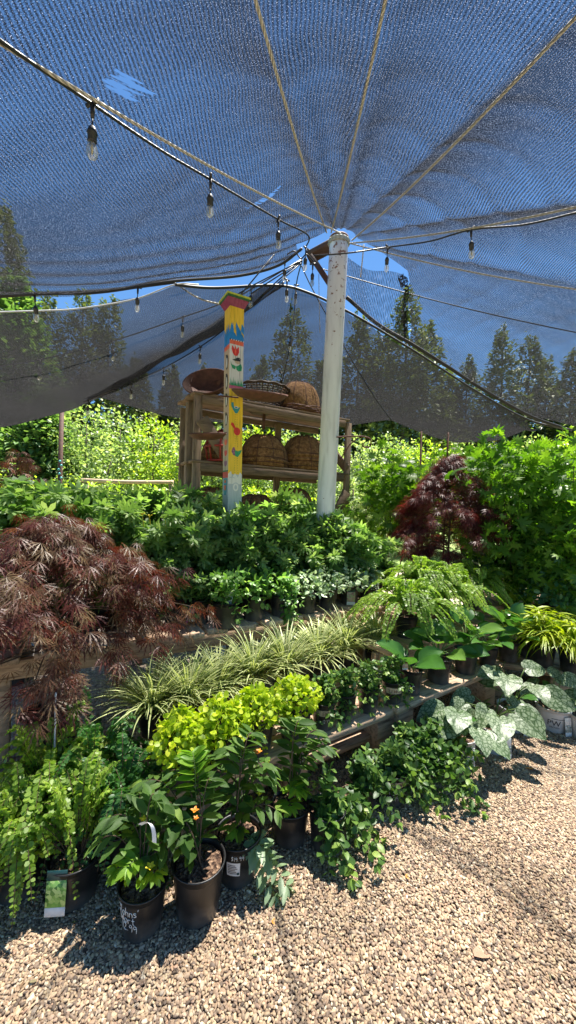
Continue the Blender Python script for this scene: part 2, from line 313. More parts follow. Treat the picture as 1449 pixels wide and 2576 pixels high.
P1 = pebble_field(-1.3, 1.5, .85, 2.15, .0078); P2 = pebble_field(.3, 3.3, 2.15, 3.4, .0105); P3 = pebble_field(1.5, 3.3, 1.2, 2.15, .0100); P4 = pebble_field(-1.9, -1.3, 1.0, 2.15, .0105)
P = np.concatenate([P1, P2, P3, P4])
gm = bpy.data.meshes.new('pebbles'); gm.vertices.add(len(P)); gm.vertices.foreach_set('co', P.astype(np.float32).ravel())
sc_ = np.stack([rng.uniform(.0030, .0060, len(P)), rng.uniform(.0040, .0085, len(P)), rng.uniform(.0022, .0042, len(P))], 1)
big = rng.random(len(P)) < .05; sc_[big] *= 1.5
a = gm.attributes.new('scl', 'FLOAT_VECTOR', 'POINT'); a.data.foreach_set('vector', sc_.astype(np.float32).ravel())
ro = np.stack([rng.normal(0, .3, len(P)), rng.normal(0, .3, len(P)), rng.random(len(P)) * 6.28], 1)
a = gm.attributes.new('rotv', 'FLOAT_VECTOR', 'POINT'); a.data.foreach_set('vector', ro.astype(np.float32).ravel())
gm.update(); po = bpy.data.objects.new('pebbles', gm); COL.objects.link(po); po['kind'] = 'stuff'; po['label'] = 'tan, grey and cream river pebbles covering the ground'; po['category'] = 'gravel'
ng = bpy.data.node_groups.new('scatter_pebbles', 'GeometryNodeTree')
ng.interface.new_socket('Geometry', in_out='INPUT', socket_type='NodeSocketGeometry'); ng.interface.new_socket('Geometry', in_out='OUTPUT', socket_type='NodeSocketGeometry')
gi = ng.nodes.new('NodeGroupInput'); go = ng.nodes.new('NodeGroupOutput'); ip = ng.nodes.new('GeometryNodeInstanceOnPoints')
# the pebble shape is a mesh carried through a hidden-free object: use mesh primitive built in the tree
ic = ng.nodes.new('GeometryNodeMeshIcoSphere'); ic.inputs['Radius'].default_value = 1; ic.inputs['Subdivisions'].default_value = 2
stp = ng.nodes.new('GeometryNodeSetPosition'); nzn = ng.nodes.new('ShaderNodeTexNoise'); nzn.inputs['Scale'].default_value = .9
vm = ng.nodes.new('ShaderNodeVectorMath'); vm.operation = 'SUBTRACT'; vm.inputs[1].default_value = (.5, .5, .5); vm2 = ng.nodes.new('ShaderNodeVectorMath'); vm2.operation = 'SCALE'; vm2.inputs['Scale'].default_value = .9
ss = ng.nodes.new('GeometryNodeSetShadeSmooth'); smn = ng.nodes.new('GeometryNodeSetMaterial'); smn.inputs['Material'].default_value = m
na = ng.nodes.new('GeometryNodeInputNamedAttribute'); na.data_type = 'FLOAT_VECTOR'; na.inputs['Name'].default_value = 'scl'
nb = ng.nodes.new('GeometryNodeInputNamedAttribute'); nb.data_type = 'FLOAT_VECTOR'; nb.inputs['Name'].default_value = 'rotv'
lk = ng.links.new
lk(nzn.outputs['Color'], vm.inputs[0]); lk(vm.outputs[0], vm2.inputs[0]); lk(ic.outputs['Mesh'], stp.inputs['Geometry']); lk(vm2.outputs[0], stp.inputs['Offset'])
lk(stp.outputs[0], ss.inputs[0]); lk(ss.outputs[0], smn.inputs[0]); lk(smn.outputs[0], ip.inputs['Instance']); lk(gi.outputs[0], ip.inputs['Points']); lk(na.outputs[0], ip.inputs['Scale']); lk(nb.outputs[0], ip.inputs['Rotation']); lk(ip.outputs[0], go.inputs[0])
md = po.modifiers.new('scatter', 'NODES'); md.node_group = ng
gm.materials.append(m)
# ------------------------------------------------------------------ poles
XP, YP = at_y(853, 600, 3.6).x, 3.6; APZ = at_y(853, 600, 3.6).z
APEX = Vector((XP, YP, APZ)); SL = .37
def lerp(a, b, t): return a + (b - a) * t
pb = at_y(820, 1262, 3.6); pd = (pb - APEX) / (APEX.z - pb.z); foot = APEX + pd * APEX.z
def rotz_vec(v): return v
wp = thing('white_pole', 'tall round white painted tent pole rising from the plants to the net peak', 'pole', foot)
g = MB(); pr = [foot.lerp(APEX, t) - foot for t in np.linspace(0, 1, 30)]; g.tube(pr, .086, 32); g.build('shaft', M['whitepole'], wp)
g = MB(); top = APEX - foot; g.tube([top + Vector((0, 0, -.012)), top + Vector((0, 0, .004))], .089, 32); g.build('rim_cap', M['rust'], wp)
g = MB()
hb = at_y(838, 1110, 3.52) - foot; h2 = at_y(935, 1100, 3.52) - foot
arm = smooth_path([hb + Vector((.03, 0, .04)), hb + Vector((.17, 0, .05)), at_y(912, 1098, 3.52) - foot, at_y(932, 1105, 3.52) - foot, at_y(930, 1124, 3.52) - foot, at_y(915, 1124, 3.52) - foot, at_y(913, 1114, 3.52) - foot], 6)
g.tube(arm, .007, 8); g.tube([hb + Vector((.05, 0, -.2)), at_y(880, 1118, 3.52) - foot, at_y(900, 1102, 3.52) - foot], .006, 8); g.build('hanging_bracket', M['rust'], wp)
g = MB()   # rope lashing round the head
for k in range(3): g.tube([top + Vector((.095 * cos(a), .095 * sin(a), -.05 + .012 * k + .01 * sin(a))) for a in np.linspace(0, 2 * pi, 22)], .008, 6)
g.build('rope_lashing', M['rope'], wp)
# dark timber brackets at the peak (behind the pole)
g = MB(); A0 = at_y(775, 650, 3.9); g.beam(at_y(845, 612, 3.80), A0, .14, .05)
g.beam(at_y(780, 640, 3.9), at_y(850, 745, 3.75), .14, .05)
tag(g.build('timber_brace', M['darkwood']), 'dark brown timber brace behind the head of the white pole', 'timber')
# ------------------------------------------------------------------ shade net
def cone_z(r): return APZ - SL * r
def cone_pt(px, py, off=0.):
    d = ray(px, py); prev = None
    f = lambda t: (CAM.z + d.z * t) - (cone_z(sqrt((d.x * t - XP) ** 2 + (d.y * t - YP) ** 2)) - off)
    t = .4
    while t < 12:
        if f(t) >= 0: break
        t += .05
    a, b = t - .05, t
    for _ in range(25):
        c = (a + b) / 2
        if f(c) >= 0: b = c
        else: a = c
    return CAM + d * b
def polar(p): dx = p.x - XP; dy = p.y - YP; return atan2(dx, -dy), sqrt(dx * dx + dy * dy)   # 0 = towards the camera, + = right
def th(px, py): return polar(cone_pt(px, py))[0]
TP_, TQ_ = cone_pt(225, 195), cone_pt(420, 290); TANG = -atan2(TQ_.y - TP_.y, TQ_.x - TP_.x)
def netmat(name, NETB, fib_glint=(.006, .016, .62), amp=.55):
  m, nt, b, o = new_mat(name)
  tc = N(nt, 'ShaderNodeUVMap'); sp = N(nt, 'ShaderNodeSeparateXYZ'); L(nt, tc.outputs[0], sp.inputs[0])
  nzw = N(nt, 'ShaderNodeTexNoise'); nzw.inputs['Scale'].default_value = 1.3; nzw.inputs['Detail'].default_value = 3; L(nt, tc.outputs[0], nzw.inputs['Vector'])
  def M_(op, a, b=None, c=None):
      n = N(nt, 'ShaderNodeMath', operation=op)
      for i, x in enumerate((a, b, c)):
          if x is None: continue
          if isinstance(x, (int, float)): n.inputs[i].default_value = x
          else: L(nt, x, n.inputs[i])
      return n.outputs[0]
  uu = M_('MULTIPLY_ADD', nzw.outputs[0], .12, sp.outputs[0])
  s1 = M_('SINE', M_('MULTIPLY', uu, 2 * pi / .0155)); s2 = M_('SINE', M_('MULTIPLY', sp.outputs[1], 2 * pi / .006))
  stripe = M_('MULTIPLY_ADD', s1, amp, M_('MULTIPLY', s2, .16))
  nzf = N(nt, 'ShaderNodeTexNoise'); nzf.inputs['Scale'].default_value = 260; nzf.inputs['Detail'].default_value = 2; L(nt, tc.outputs[0], nzf.inputs['Vector'])
  spk = M_('MULTIPLY', M_('SUBTRACT', nzf.outputs[0], .5), 3.6)
  nzl = N(nt, 'ShaderNodeTexNoise'); nzl.inputs['Scale'].default_value = 2.5; nzl.inputs['Detail'].default_value = 5; mpl = N(nt, 'ShaderNodeMapping'); mpl.inputs['Scale'].default_value = (.5, 2.2, 1); L(nt, tc.outputs[0], mpl.inputs[0]); L(nt, mpl.outputs[0], nzl.inputs['Vector'])
  lrg = M_('MULTIPLY', M_('SUBTRACT', nzl.outputs[0], .5), 1.0)
  ge = N(nt, 'ShaderNodeNewGeometry'); dt = N(nt, 'ShaderNodeVectorMath', operation='DOT_PRODUCT'); L(nt, ge.outputs['Incoming'], dt.inputs[0]); L(nt, ge.outputs['Normal'], dt.inputs[1])
  cs = M_('MAXIMUM', M_('ABSOLUTE', dt.outputs['Value']), .12)
  base = M_('POWER', NETB, M_('DIVIDE', 1, cs))
  open_ = M_('MULTIPLY', base, M_('ADD', 1.0, M_('ADD', M_('ADD', stripe, spk), lrg)))
  tear = N(nt, 'ShaderNodeAttribute', attribute_name='rnd')
  nzt = N(nt, 'ShaderNodeTexNoise'); nzt.inputs['Scale'].default_value = 10; nzt.inputs['Detail'].default_value = 12; nzt.inputs['Roughness'].default_value = .7; vr = N(nt, 'ShaderNodeVectorRotate', rotation_type='Z_AXIS'); vr.inputs['Angle'].default_value = TANG; L(nt, tc.outputs[0], vr.inputs['Vector']); mpt = N(nt, 'ShaderNodeMapping'); mpt.inputs['Scale'].default_value = (.5, 7, 1); L(nt, vr.outputs[0], mpt.inputs[0]); L(nt, mpt.outputs[0], nzt.inputs['Vector'])
  tt = M_('GREATER_THAN', M_('MULTIPLY', tear.outputs['Fac'], M_('ADD', nzt.outputs[0], .0)), .47)
  op2 = M_('MAXIMUM', open_, tt); cl = N(nt, 'ShaderNodeClamp'); L(nt, op2, cl.inputs[0])
  df = N(nt, 'ShaderNodeBsdfDiffuse')
  cr = ramp(nt, nzf.outputs[0], [(.45, (fib_glint[0],) * 3), (.62, (fib_glint[1],) * 3), (.71, (fib_glint[2], fib_glint[2], fib_glint[2] * 1.08))]); L(nt, cr.outputs[0], df.inputs[0])  # palest stop paints sun glints into the fibre colour
  tl = N(nt, 'ShaderNodeBsdfTranslucent'); L(nt, cr.outputs[0], tl.inputs[0])
  m1 = N(nt, 'ShaderNodeMixShader'); m1.inputs[0].default_value = .55; L(nt, df.outputs[0], m1.inputs[1]); L(nt, tl.outputs[0], m1.inputs[2])
  tp = N(nt, 'ShaderNodeBsdfTransparent'); m2 = N(nt, 'ShaderNodeMixShader'); L(nt, cl.outputs[0], m2.inputs[0]); L(nt, m1.outputs[0], m2.inputs[1]); L(nt, tp.outputs[0], m2.inputs[2]); L(nt, m2.outputs[0], o.inputs[0])
  return m
M['net'] = netmat('knitted_shade_net', .53); M['net2'] = netmat('dense_shade_net', .33, (.010, .018, .16)); M['net3'] = netmat('dense_left_net', .29, (.012, .024, .24))
def interp(tab, x): xs, ys = zip(*sorted(tab)); return float(np.interp(x, xs, ys))
def net(name, th0, th1, nth, nr, rmin, rmax, zoff, label, tears=(), mat=None, warp=None):
    g = MB(); V = []; U = []; A = []
    for i in range(nth):
        t = th0 + (th1 - th0) * i / (nth - 1); a, bb = rmin(t), rmax(t)
        for j in range(nr):
            s = j / (nr - 1); r = a + (bb - a) * s; t = warp(i / (nth - 1), r) if warp else t; x = XP + r * sin(t); y = YP - r * cos(t); z = cone_z(r) + zoff(t, r, s)
            V.append((x, y, z)); U.append((x, y)); A.append(max([0] + [min(1, max(0, 1.7 - 1.2 * sqrt(((x - cx) * ca + (y - cy) * sa) ** 2 / ra ** 2 + (-(x - cx) * sa + (y - cy) * ca) ** 2 / rb ** 2))) for (cx, cy, ca, sa, ra, rb) in tears]))
    g.raw(V, [(i * nr + j, i * nr + j + 1, (i + 1) * nr + j + 1, (i + 1) * nr + j) for i in range(nth - 1) for j in range(nr - 1)], A, U)
    return tag(g.build(name, mat or M['net']), label, 'shade net', 'panels of the shade canopy')
def tearspec(a, b, wd):
    p, q = cone_pt(*a), cone_pt(*b); d = (q - p); ln = sqrt(d.x ** 2 + d.y ** 2); return ((p.x + q.x) / 2, (p.y + q.y) / 2, d.x / ln, d.y / ln, ln / 2, wd)
ropes_px = [(0, 85), (650, 0), (965, 0), (1445, 20), (1449, 508), (1449, 718)]
rope_th = [th(*p) for p in ropes_px]
def between(t):
    R = sorted(rope_th + [th(0, 744), th(1330, 1050)])
    for a, b in zip(R[:-1], R[1:]):
        if a <= t <= b: return (t - a) / (b - a), a
    return 0, 0
tL = th(0, 744) ; tR = th(1330, 1052)
edge0 = [(th(x, y), polar(cone_pt(x, y))[1]) for x, y in ((700, 640), (745, 606), (790, 592), (850, 580), (900, 603), (960, 645), (1022, 690), (1030, 770))]
def o_rmin(t):
    k = [(-1.75, .55), (-1.55, .34), (-1.13, .44), (-.88, .31), (-.16, .24), (1.05, .18), (1.58, .40), (1.72, .67), (2.12, .93), (2.36, 1.39)]
    return interp(k, t)
def wr(t, r, k, ph): return sin(r * k + 2.2 * sin(t * 3 + ph) + ph)
def o_z(t, r, s):
    f, a = between(t); z = .10 * sin(pi * f) ** .8 * min(1, r / 1.5)
    te = interp([(.34, -1.75), (.57, -1.73), (.93, -1.62), (1.46, -1.45), (2.19, -1.37), (2.68, -1.3), (3.9, -1.24)], r)
    if t < rope_th[0]: z = .016 * sin((t - te) * r * 34) * max(0, 1 - (t - te) * r / 1.1) - .16 * sin(pi * min(1, max(0, (t - te) / (rope_th[0] - te)))) * min(1, r / 2)
    z += .030 * max(0, wr(t, r, 19, 1.)) ** 7 * (1 if .2 < t < 1.9 else .45) * min(1, r * 1.2) * max(0, 1 - r / 3.2)
    z += .02 * sin(t * 9 + r * 2) * min(1, r / 2)
    return z
tears = [tearspec((225, 195), (420, 290), .07), tearspec((590, 520), (735, 480), .05)]
on = net('shade_net', -1.75, 2.36, 170, 110, o_rmin, lambda t: interp([(-1.75, .58), (-1.62, .93), (-1.45, 1.46), (-1.37, 2.19), (-1.3, 2.68), (-1.24, 3.9), (-.9, 4.6), (.9, 4.8), (1.6, 4.6), (1.95, 4.0), (1.99, 3.68), (2.08, 3.19), (2.16, 2.47), (2.23, 1.94), (2.36, 1.40)], t), o_z, 'largest dark shade net panel overhead, torn above the nearest light bulb', tears)
# small torn flap near the peak on the right
g = MB(); q = [at_y(830, 625, 3.95), at_y(1012, 692, 3.7), at_y(1030, 860, 4.1), at_y(866, 752, 4.2)]; nn = 16; V = []; U = []
for i in range(nn):
    for j in range(nn):
        u, v_ = i / (nn - 1), j / (nn - 1); p = q[0] * (1 - u) * (1 - v_) + q[1] * u * (1 - v_) + q[2] * u * v_ + q[3] * (1 - u) * v_; p.z += .02 * sin(u * 9) - .05 * sin(pi * u); V.append(p[:]); U.append((p.x, p.y * 1.0 + p.z))
g.raw(V, [(i * nn + j, i * nn + j + 1, (i + 1) * nn + j + 1, (i + 1) * nn + j) for i in range(nn - 1) for j in range(nn - 1)], 0, U)
tag(g.build('shade_net', M['net']), 'small four-cornered net flap just right of the white pole head', 'shade net', 'panels of the shade canopy')
g = MB(); sp_ = smooth_path([at_y(1012, 692, 3.66), at_y(1022, 740, 3.66), at_y(1016, 800, 3.66), at_y(1020, 850, 3.66)], 6)
V = []; U = []
for i, p in enumerate(sp_):
    wdt = .04 * (1 - .75 * i / len(sp_)) + .008 * sin(i * 2.1)
    for k in range(5): V.append((p[0] - wdt + k * wdt / 2, p[1] + .03 * sin(k * 2.2 + i * .7), p[2])); U.append((p[0] + k * .02, p[2]))
g.raw(V, [(i * 5 + k, i * 5 + k + 1, (i + 1) * 5 + k + 1, (i + 1) * 5 + k) for i in range(len(sp_) - 1) for k in range(4)], 0, U)
m, nt, b, o = new_mat('bunched_black_net'); b.inputs['Base Color'].default_value = (.02, .02, .022, 1); b.inputs['Roughness'].default_value = .8
tp = N(nt, 'ShaderNodeBsdfTransparent'); nz = N(nt, 'ShaderNodeTexNoise'); nz.inputs['Scale'].default_value = 60; uvn = N(nt, 'ShaderNodeUVMap'); L(nt, uvn.outputs[0], nz.inputs['Vector']); r = ramp(nt, nz.outputs[0], [(.5, (0, 0, 0)), (.62, (1, 1, 1))]); ms = N(nt, 'ShaderNodeMixShader'); L(nt, r.outputs[0], ms.inputs[0]); L(nt, b.outputs[0], ms.inputs[1]); L(nt, tp.outputs[0], ms.inputs[2]); L(nt, ms.outputs[0], o.inputs[0])
tag(g.build('net_strip', m), 'ragged black strip of net dangling from the torn right edge', 'net strip')
# left rear panel and rear panel
two = 2 * pi
def thp(px, py): t = th(px, py); return t if t < 0 else t - two       # rear angles, going past the left side
tl0 = th(0, 787); tl1 = th(250, 1000)
lta = lambda r: interp([(.6, -2.13), (.67, -2.1), (.9, -1.83), (1.16, -1.66), (1.47, -1.49), (1.82, -1.5), (2.26, -1.46), (2.77, -1.38), (3.3, -1.35), (4.5, -1.30)], r)
ltb = lambda r: interp([(.6, -2.15), (1.42, -2.15), (2.12, -2.06), (3.17, -2.02), (4.5, -2.0)], r)
def l_max(t):
    k = [(th(0, 790), polar(cone_pt(0, 790))[1] + .8), (th(0, 1048), polar(cone_pt(0, 1048))[1]), (th(130, 1035), polar(cone_pt(130, 1035))[1]), (tl1, polar(cone_pt(250, 1000))[1])]; return interp(k, t)
def sag(t, a, b, d): f = (t - a) / (b - a); return d * sin(pi * min(1, max(0, f)))
net('shade_net', tl0, tl1, 60, 60, lambda t: .60, lambda t: interp([(-2.02, 3.17), (-1.94, 3.71), (-1.84, 4.08), (-1.7, 4.3), (-1.3, 4.5)], t), lambda t, r, s: -.22 * sin(pi * min(1, max(0, (t - lta(r)) / (ltb(r) - lta(r))))) * min(1, r / 2.5) + .01 * sin(r * 12 + t * 6), 'dark net panel at far left, between two light strings, below the bright gap of sky', mat=M['net3'], warp=lambda f, r: lta(r) + (ltb(r) - lta(r)) * f)
tb0 = tl1 + .0
bk = [(250, 1002), (400, 1042), (600, 1066), (800, 1076), (980, 1058), (1150, 1113), (1250, 1106), (1330, 1080), (1425, 1080)]
bt = []
for x, y in bk:
    t, r_ = polar(cone_pt(x, y)); t = t if t < 0 else t - two; bt.append((t, r_))
tb1 = polar(cone_pt(1330, 1062))[0] - two
print('theta', [round(x[0], 2) for x in bt], [round(x[1], 2) for x in bt], tb1, tL, tR, tl0, tl1)
def b_min(t):
    k = []
    for x, y in ((560, 735), (700, 716), (780, 737), (860, 775), (930, 815)):
        tt, rr = polar(cone_pt(x, y)); tt = tt if tt < 0 else tt - two; k.append((tt, rr))
    return interp(k, t)
net('shade_net', -1.96, -4.18, 90, 60, lambda t: interp([(-1.96, .75), (-2.13, .67), (-2.4, .59), (-2.74, .58), (-3.32, .73), (-3.64, .99), (-3.93, 1.57), (-4.09, 2.48), (-4.18, 3.28)], t), lambda t: interp(bt, t), lambda t, r, s: -.10 * sin(pi * s) + .015 * sin(r * 9 + t * 7) * s, 'dark net panel stretched across the back behind the wooden rack', mat=M['net2'])
# hems
def hem(pts, rad, mat, name, label, cat='hem', off=.0):
    g = MB(); g.tube(smooth_path(pts, 8), rad, 6); return tag(g.build(name, mat), label, cat)
hem([cone_pt(x, y, .02) for x, y in ((-40, 748), (90, 740), (200, 735), (320, 725), (440, 707), (600, 694), (700, 668), (760, 625))], .012, M['hem'], 'net_hem', 'black hem along the lower left edge of the overhead net')
hem([cone_pt(x, y, .02) for x, y in ((-40, 786), (90, 782), (200, 776), (340, 752), (440, 716), (500, 716))], .006, M['whitehem'], 'net_hem', 'pale grey hem under the bright gap of sky at left')
hem([cone_pt(x, y, .02) for x, y in ((440, 716), (540, 724), (700, 718), (780, 738), (860, 776), (930, 815), (1050, 888), (1200, 985), (1330, 1056), (1440, 1082))], .013, M['hem'], 'net_hem', 'black hem along the top of the rear net, running down to the right')
hem([cone_pt(x, y, .03) for x, y in ((872, 748), (950, 815), (1040, 868), (1130, 925), (1215, 980), (1330, 1045), (1420, 1078))], .020, M['hem'], 'net_hem', 'thick rolled black hem sloping down to the right corner')
for x, y, lb in ((925, 812, 'uppermost of the wire clips joining the two hems on the right'), (1020, 868, 'second highest wire clip between the two right-hand hems'), (1180, 963, 'third wire clip down between the two right-hand hems'), (1255, 1003, 'lowest wire clip between the two right-hand hems')):
    g = MB(); p = cone_pt(x, y, .05); qn = cone_pt(x + 10, y - 12, .02); g.tube([p, (p + qn) / 2 + Vector((.03, 0, 0)), qn], .004, 5)
    tag(g.build('hem_clip', M['whitehem']), lb, 'clip', 'clips between the hems')
# ropes
def rope(px, label, r=.0062, mat=None, ext=1.25, y_end=None, start=None, name='rope'):
    p = cone_pt(*px, .015); a = start or Vector((XP, YP - .1, APZ - .02)); d = p - a; q = a + d * ext
    g = MB(); n = 40; pts = [a.lerp(q, t) + Vector((0, 0, -.05 * sin(pi * t))) for t in np.linspace(0, 1, n)]
    # keep the part in view straight: sag is slight
    g.tube(pts, r, 8); return tag(g.build(name, mat or M['rope']), label, 'rope', 'guy ropes fanning from the pole head')
rope((0, 85), 'tan twisted rope running to the upper left corner beside the light string')
rope((650, 0), 'tan twisted rope, left of the two steep ropes overhead', start=at_y(822, 585, 3.5))
rope((965, 0), 'tan twisted rope, right of the two steep ropes overhead', start=at_y(833, 585, 3.5))
rope((1449, 20), 'tan twisted rope running to the upper right corner', start=at_y(885, 605, 3.5))
rope((1449, 508), 'tan twisted rope running right, just above the black light cable', start=at_y(880, 612, 3.55))
rope((1449, 718), 'thin pale rope running right, below the two right-hand bulbs', r=.0055, start=at_y(880, 612, 3.6))
rope((1449, 828), 'thin black cord slanting down to the right across the net', r=.005, mat=M['black'], start=at_y(795, 672, 3.9))
g = MB(); g.tube(smooth_path([at_y(x, y, 4.2) for x, y in ((755, 662), (790, 735), (865, 870), (930, 980), (985, 1058))], 8), .006, 6); tag(g.build('rope', M['black']), 'black cord dropping from the peak behind the white pole to the rear net', 'rope')
g = MB(); g.tube(smooth_path([at_y(x, y, 3.7) for x, y in ((915, 615), (912, 650), (907, 697))], 6), .006, 6); tag(g.build('rope_tail', M['rope']), 'loose frayed rope end hanging right of the white pole head', 'rope')
g = MB(); g.tube(smooth_path([at_y(x, y, 3.9) for x, y in ((802, 690), (803, 760), (805, 838))], 6), .003, 6); tag(g.build('rope_tail', M['rope']), 'thin loose cord hanging left of the white pole', 'rope')
g = MB(); g.tube(smooth_path([at_y(x, y, 3.6) for x, y in ((440, 712), (500, 750), (565, 768))], 6), .007, 6); tag(g.build('rope', M['rope']), 'short pale rope from the net corner to the painted post top', 'rope')
# ------------------------------------------------------------------ string lights
g = MB(); g.tube([(0, 0, .0), (0, 0, -.05)], [.009, .007], 8); g.tube([(0, 0, -.045), (0, 0, -.085)], .0035, 6); g.lathe([(.006, -.08), (.013, -.088), (.017, -.1), (.0185, -.108), (.016, -.11), (.016, -.138), (.012, -.142)], 14); g.tube([(-.03, 0, .004), (.03, 0, .004)], .0075, 8)
hold = g.build('lamp_holder', M['black']); 
g = MB(); g.lathe([(.006, -.14), (.013, -.143), (.017, -.155), (.0205, -.17), (.0205, -.182), (.015, -.195), (.006, -.202), (.001, -.203)], 16); bulb = g.build('bulb', M['glass'], hold)
g = MB(); g.tube([(0, 0, -.143), (.004, 0, -.165), (0, 0, -.183), (-.004, 0, -.165), (0, 0, -.145)], .0028, 5); fil = g.build('filament', M['filament'], hold)
first_hold = [True]
def string_light(label, path, bulbs, off=.03, depth=None, r=.0062, ks=1.0):
    """path: pixels (on the cone, a little below) or real points"""
    pts = [cone_pt(x, y, off) if len(p) == 2 else at_y(*p) for p in path for x, y in [p[:2]]]
    root = thing('string_light', label, 'string lights', pts[0], 0, 'strings of clear bulbs under the nets')
    g = MB(); g.tube([Vector(p) - pts[0] for p in smooth_path(pts, 8)], r, 8); g.build('cable', M['black'], root)
    for bp_ in bulbs:
        p = (cone_pt(bp_[0], bp_[1], off) if len(bp_) == 2 else at_y(*bp_)) - pts[0]
        if first_hold[0]: h = hold; first_hold[0] = False; hc = [bulb, fil]
        else:
            h = hold.copy(); COL.objects.link(h); hc = []
            for c in (bulb, fil): d = c.copy(); COL.objects.link(d); d.parent = h
        h.parent = root; h.location = p; h.scale = (ks,) * 3; h.rotation_euler = (random.uniform(-.06, .06), random.uniform(-.06, .06), random.uniform(0, 3))
    return root
string_light('cable of three large bulbs hanging at upper left beside a rope', [(-30, 80), (80, 158), (233, 262), (400, 375), (530, 452), (700, 552), (775, 592), (768, 625, 3.6)], [(233, 262), (530, 450), (700, 552)], .05, ks=1.05)
string_light('cable curving right from the pole to the right frame edge with two bulbs', [(790, 643, 3.4), (880, 636, 3.25), (975, 622), (1080, 607), (1185, 578), (1320, 565), (1470, 530)], [(975, 622), (1185, 578)], .06)
string_light('light cable slung under the far left hem with two bulbs', [(-20, 744), (87, 741), (240, 738), (347, 724), (440, 712)], [(87, 742), (347, 724)], .03)
string_light('light cable across the middle of the left rear net', [(-30, 925), (101, 905), (284, 858), (460, 798), (560, 762, 3.9), (632, 720, 3.8), (760, 655, 3.8)], [(101, 905), (284, 858), (460, 798), (632, 722, 3.8), (717, 655, 3.7)], .04)
string_light('lowest light cable at left, following the rear net edge', [(210, 1012), (330, 962), (412, 926), (504, 872), (580, 815), (700, 705), (755, 660, 3.9)], [(222, 1005), (330, 962), (412, 926), (504, 872)], .04)
string_light('light cable dropping steeply from the peak toward the coco liners', [(760, 655, 3.9), (745, 720, 4.3), (735, 840, 4.7), (712, 950, 5.1), (703, 985, 5.2)], [(746, 718, 4.3), (729, 842, 4.7), (708, 938, 5.1)], .03)
string_light('tangle of cable with two bulbs at the net peak left of the pole', [(722, 640, 3.6), (740, 632, 3.6), (757, 650, 3.6), (772, 640, 3.6), (790, 660, 3.7)], [(770, 625, 3.5), (787, 665, 3.7), (722, 705, 3.7)], .03)
g = MB()
for a, b_ in (((760, 655, 3.85), (630, 740, 3.85)), ((760, 652, 3.8), (560, 770, 3.95)), ((690, 640, 3.6), (565, 790, 3.6)), ((760, 660, 3.9), (620, 780, 4.0))): g.tube([at_y(*a), at_y(*b_)], .006, 6)
tag(g.build('cable_bundle', M['black']), 'black cords crossing behind the painted post top', 'cables')
# ------------------------------------------------------------------ painted post
PA = .13; pc = at_y(590, 745, 3.45); pbm = at_y(583, 1300, 3.45); lean = (pbm - pc) / (pc.z - pbm.z); pfoot = pc + lean * pc.z; ROTP = radians(30)
post = thing('painted_post', 'square post painted yellow, blue and white with birds and a tulip, pointed cap on top', 'post', pfoot, ROTP)
def flat(name, col, rough=.5):
    m, nt, b, o = new_mat(name); tc = N(nt, 'ShaderNodeTexCoord'); mp = N(nt, 'ShaderNodeMapping'); mp.inputs['Scale'].default_value = (60, 60, 5); L(nt, tc.outputs['Object'], mp.inputs[0])
    nz = N(nt, 'ShaderNodeTexNoise'); nz.inputs['Scale'].default_value = 1; nz.inputs['Detail'].default_value = 7; L(nt, mp.outputs[0], nz.inputs['Vector'])
    r = ramp(nt, nz.outputs[0], [(.28, [c * .62 for c in col]), (.45, col), (.8, [min(1, c * 1.15 + .02) for c in col])]); L(nt, r.outputs[0], b.inputs['Base Color']); b.inputs['Roughness'].default_value = rough
    bp = N(nt, 'ShaderNodeBump'); bp.inputs['Distance'].default_value = .003; L(nt, nz.outputs[0], bp.inputs['Height']); L(nt, bp.outputs[0], b.inputs['Normal']); return m
PC = dict(yellow=(.78, .50, .02), blue=(.01, .20, .55), orange=(.72, .13, .06), white=(.66, .64, .62), pink=(.5, .10, .22), grey=(.42, .45, .50), cream=(.50, .38, .27), green=(.02, .28, .12), red=(.65, .03, .02), black=(.02, .02, .02), teal=(.02, .25, .33), magenta=(.22, .02, .07), lime=(.50, .55, .05), plum=(.22, .06, .16), dkgreen=(.03, .12, .03))  # cream is darkened, holding the left face's shade in its colour
PM = {k: flat('paint_' + k, v) for k, v in PC.items()}
def zz(yz): D = (1150 + yz * .3106) * .639; return CAM.z + (1263.5 - D) / FOC * 3.45 * 1.0
zt = zz(225)
g = MB(); h = PA / 2
Ht = zt; bnd = [(zz(2300), 'grey'), (zz(1250), 'yellow'), (zz(1195), 'pink'), (zz(700), 'white'), (zz(650), 'orange'), (zz(560), 'blue'), (zt, 'yellow')]
bl = [(zz(2345), 'grey'), (zz(2270), 'red'), (zz(2250), 'dkgreen'), (zz(1770), 'cream'), (zz(755), 'cream'), (zz(700), 'orange'), (zz(560), 'blue'), (zt, 'yellow')]
keys = list(PM); order = [PM[k] for k in keys]
lk_ = Vector((-lean.x, -lean.y, 0)); lkl = Matrix.Rotation(-ROTP, 3, 'Z') @ lk_      # lean in post space
def face(g, cx0, cy0, cx1, cy1, bands):
    z0 = 0
    for z1, c in bands:
        V = [(cx0 + lkl.x * z0, cy0 + lkl.y * z0, z0), (cx1 + lkl.x * z0, cy1 + lkl.y * z0, z0), (cx1 + lkl.x * z1, cy1 + lkl.y * z1, z1), (cx0 + lkl.x * z1, cy0 + lkl.y * z1, z1)]
        g.raw(V, [(0, 1, 2, 3)], 0, None, keys.index(c)); z0 = z1
face(g, -h, -h, h, -h, bnd); face(g, -h, h, -h, -h, bl); face(g, h, -h, h, h, bnd); face(g, h, h, -h, h, bnd)
g.build('shaft', order, post, smooth=False)
tx, ty = lkl.x * zt, lkl.y * zt
g = MB()
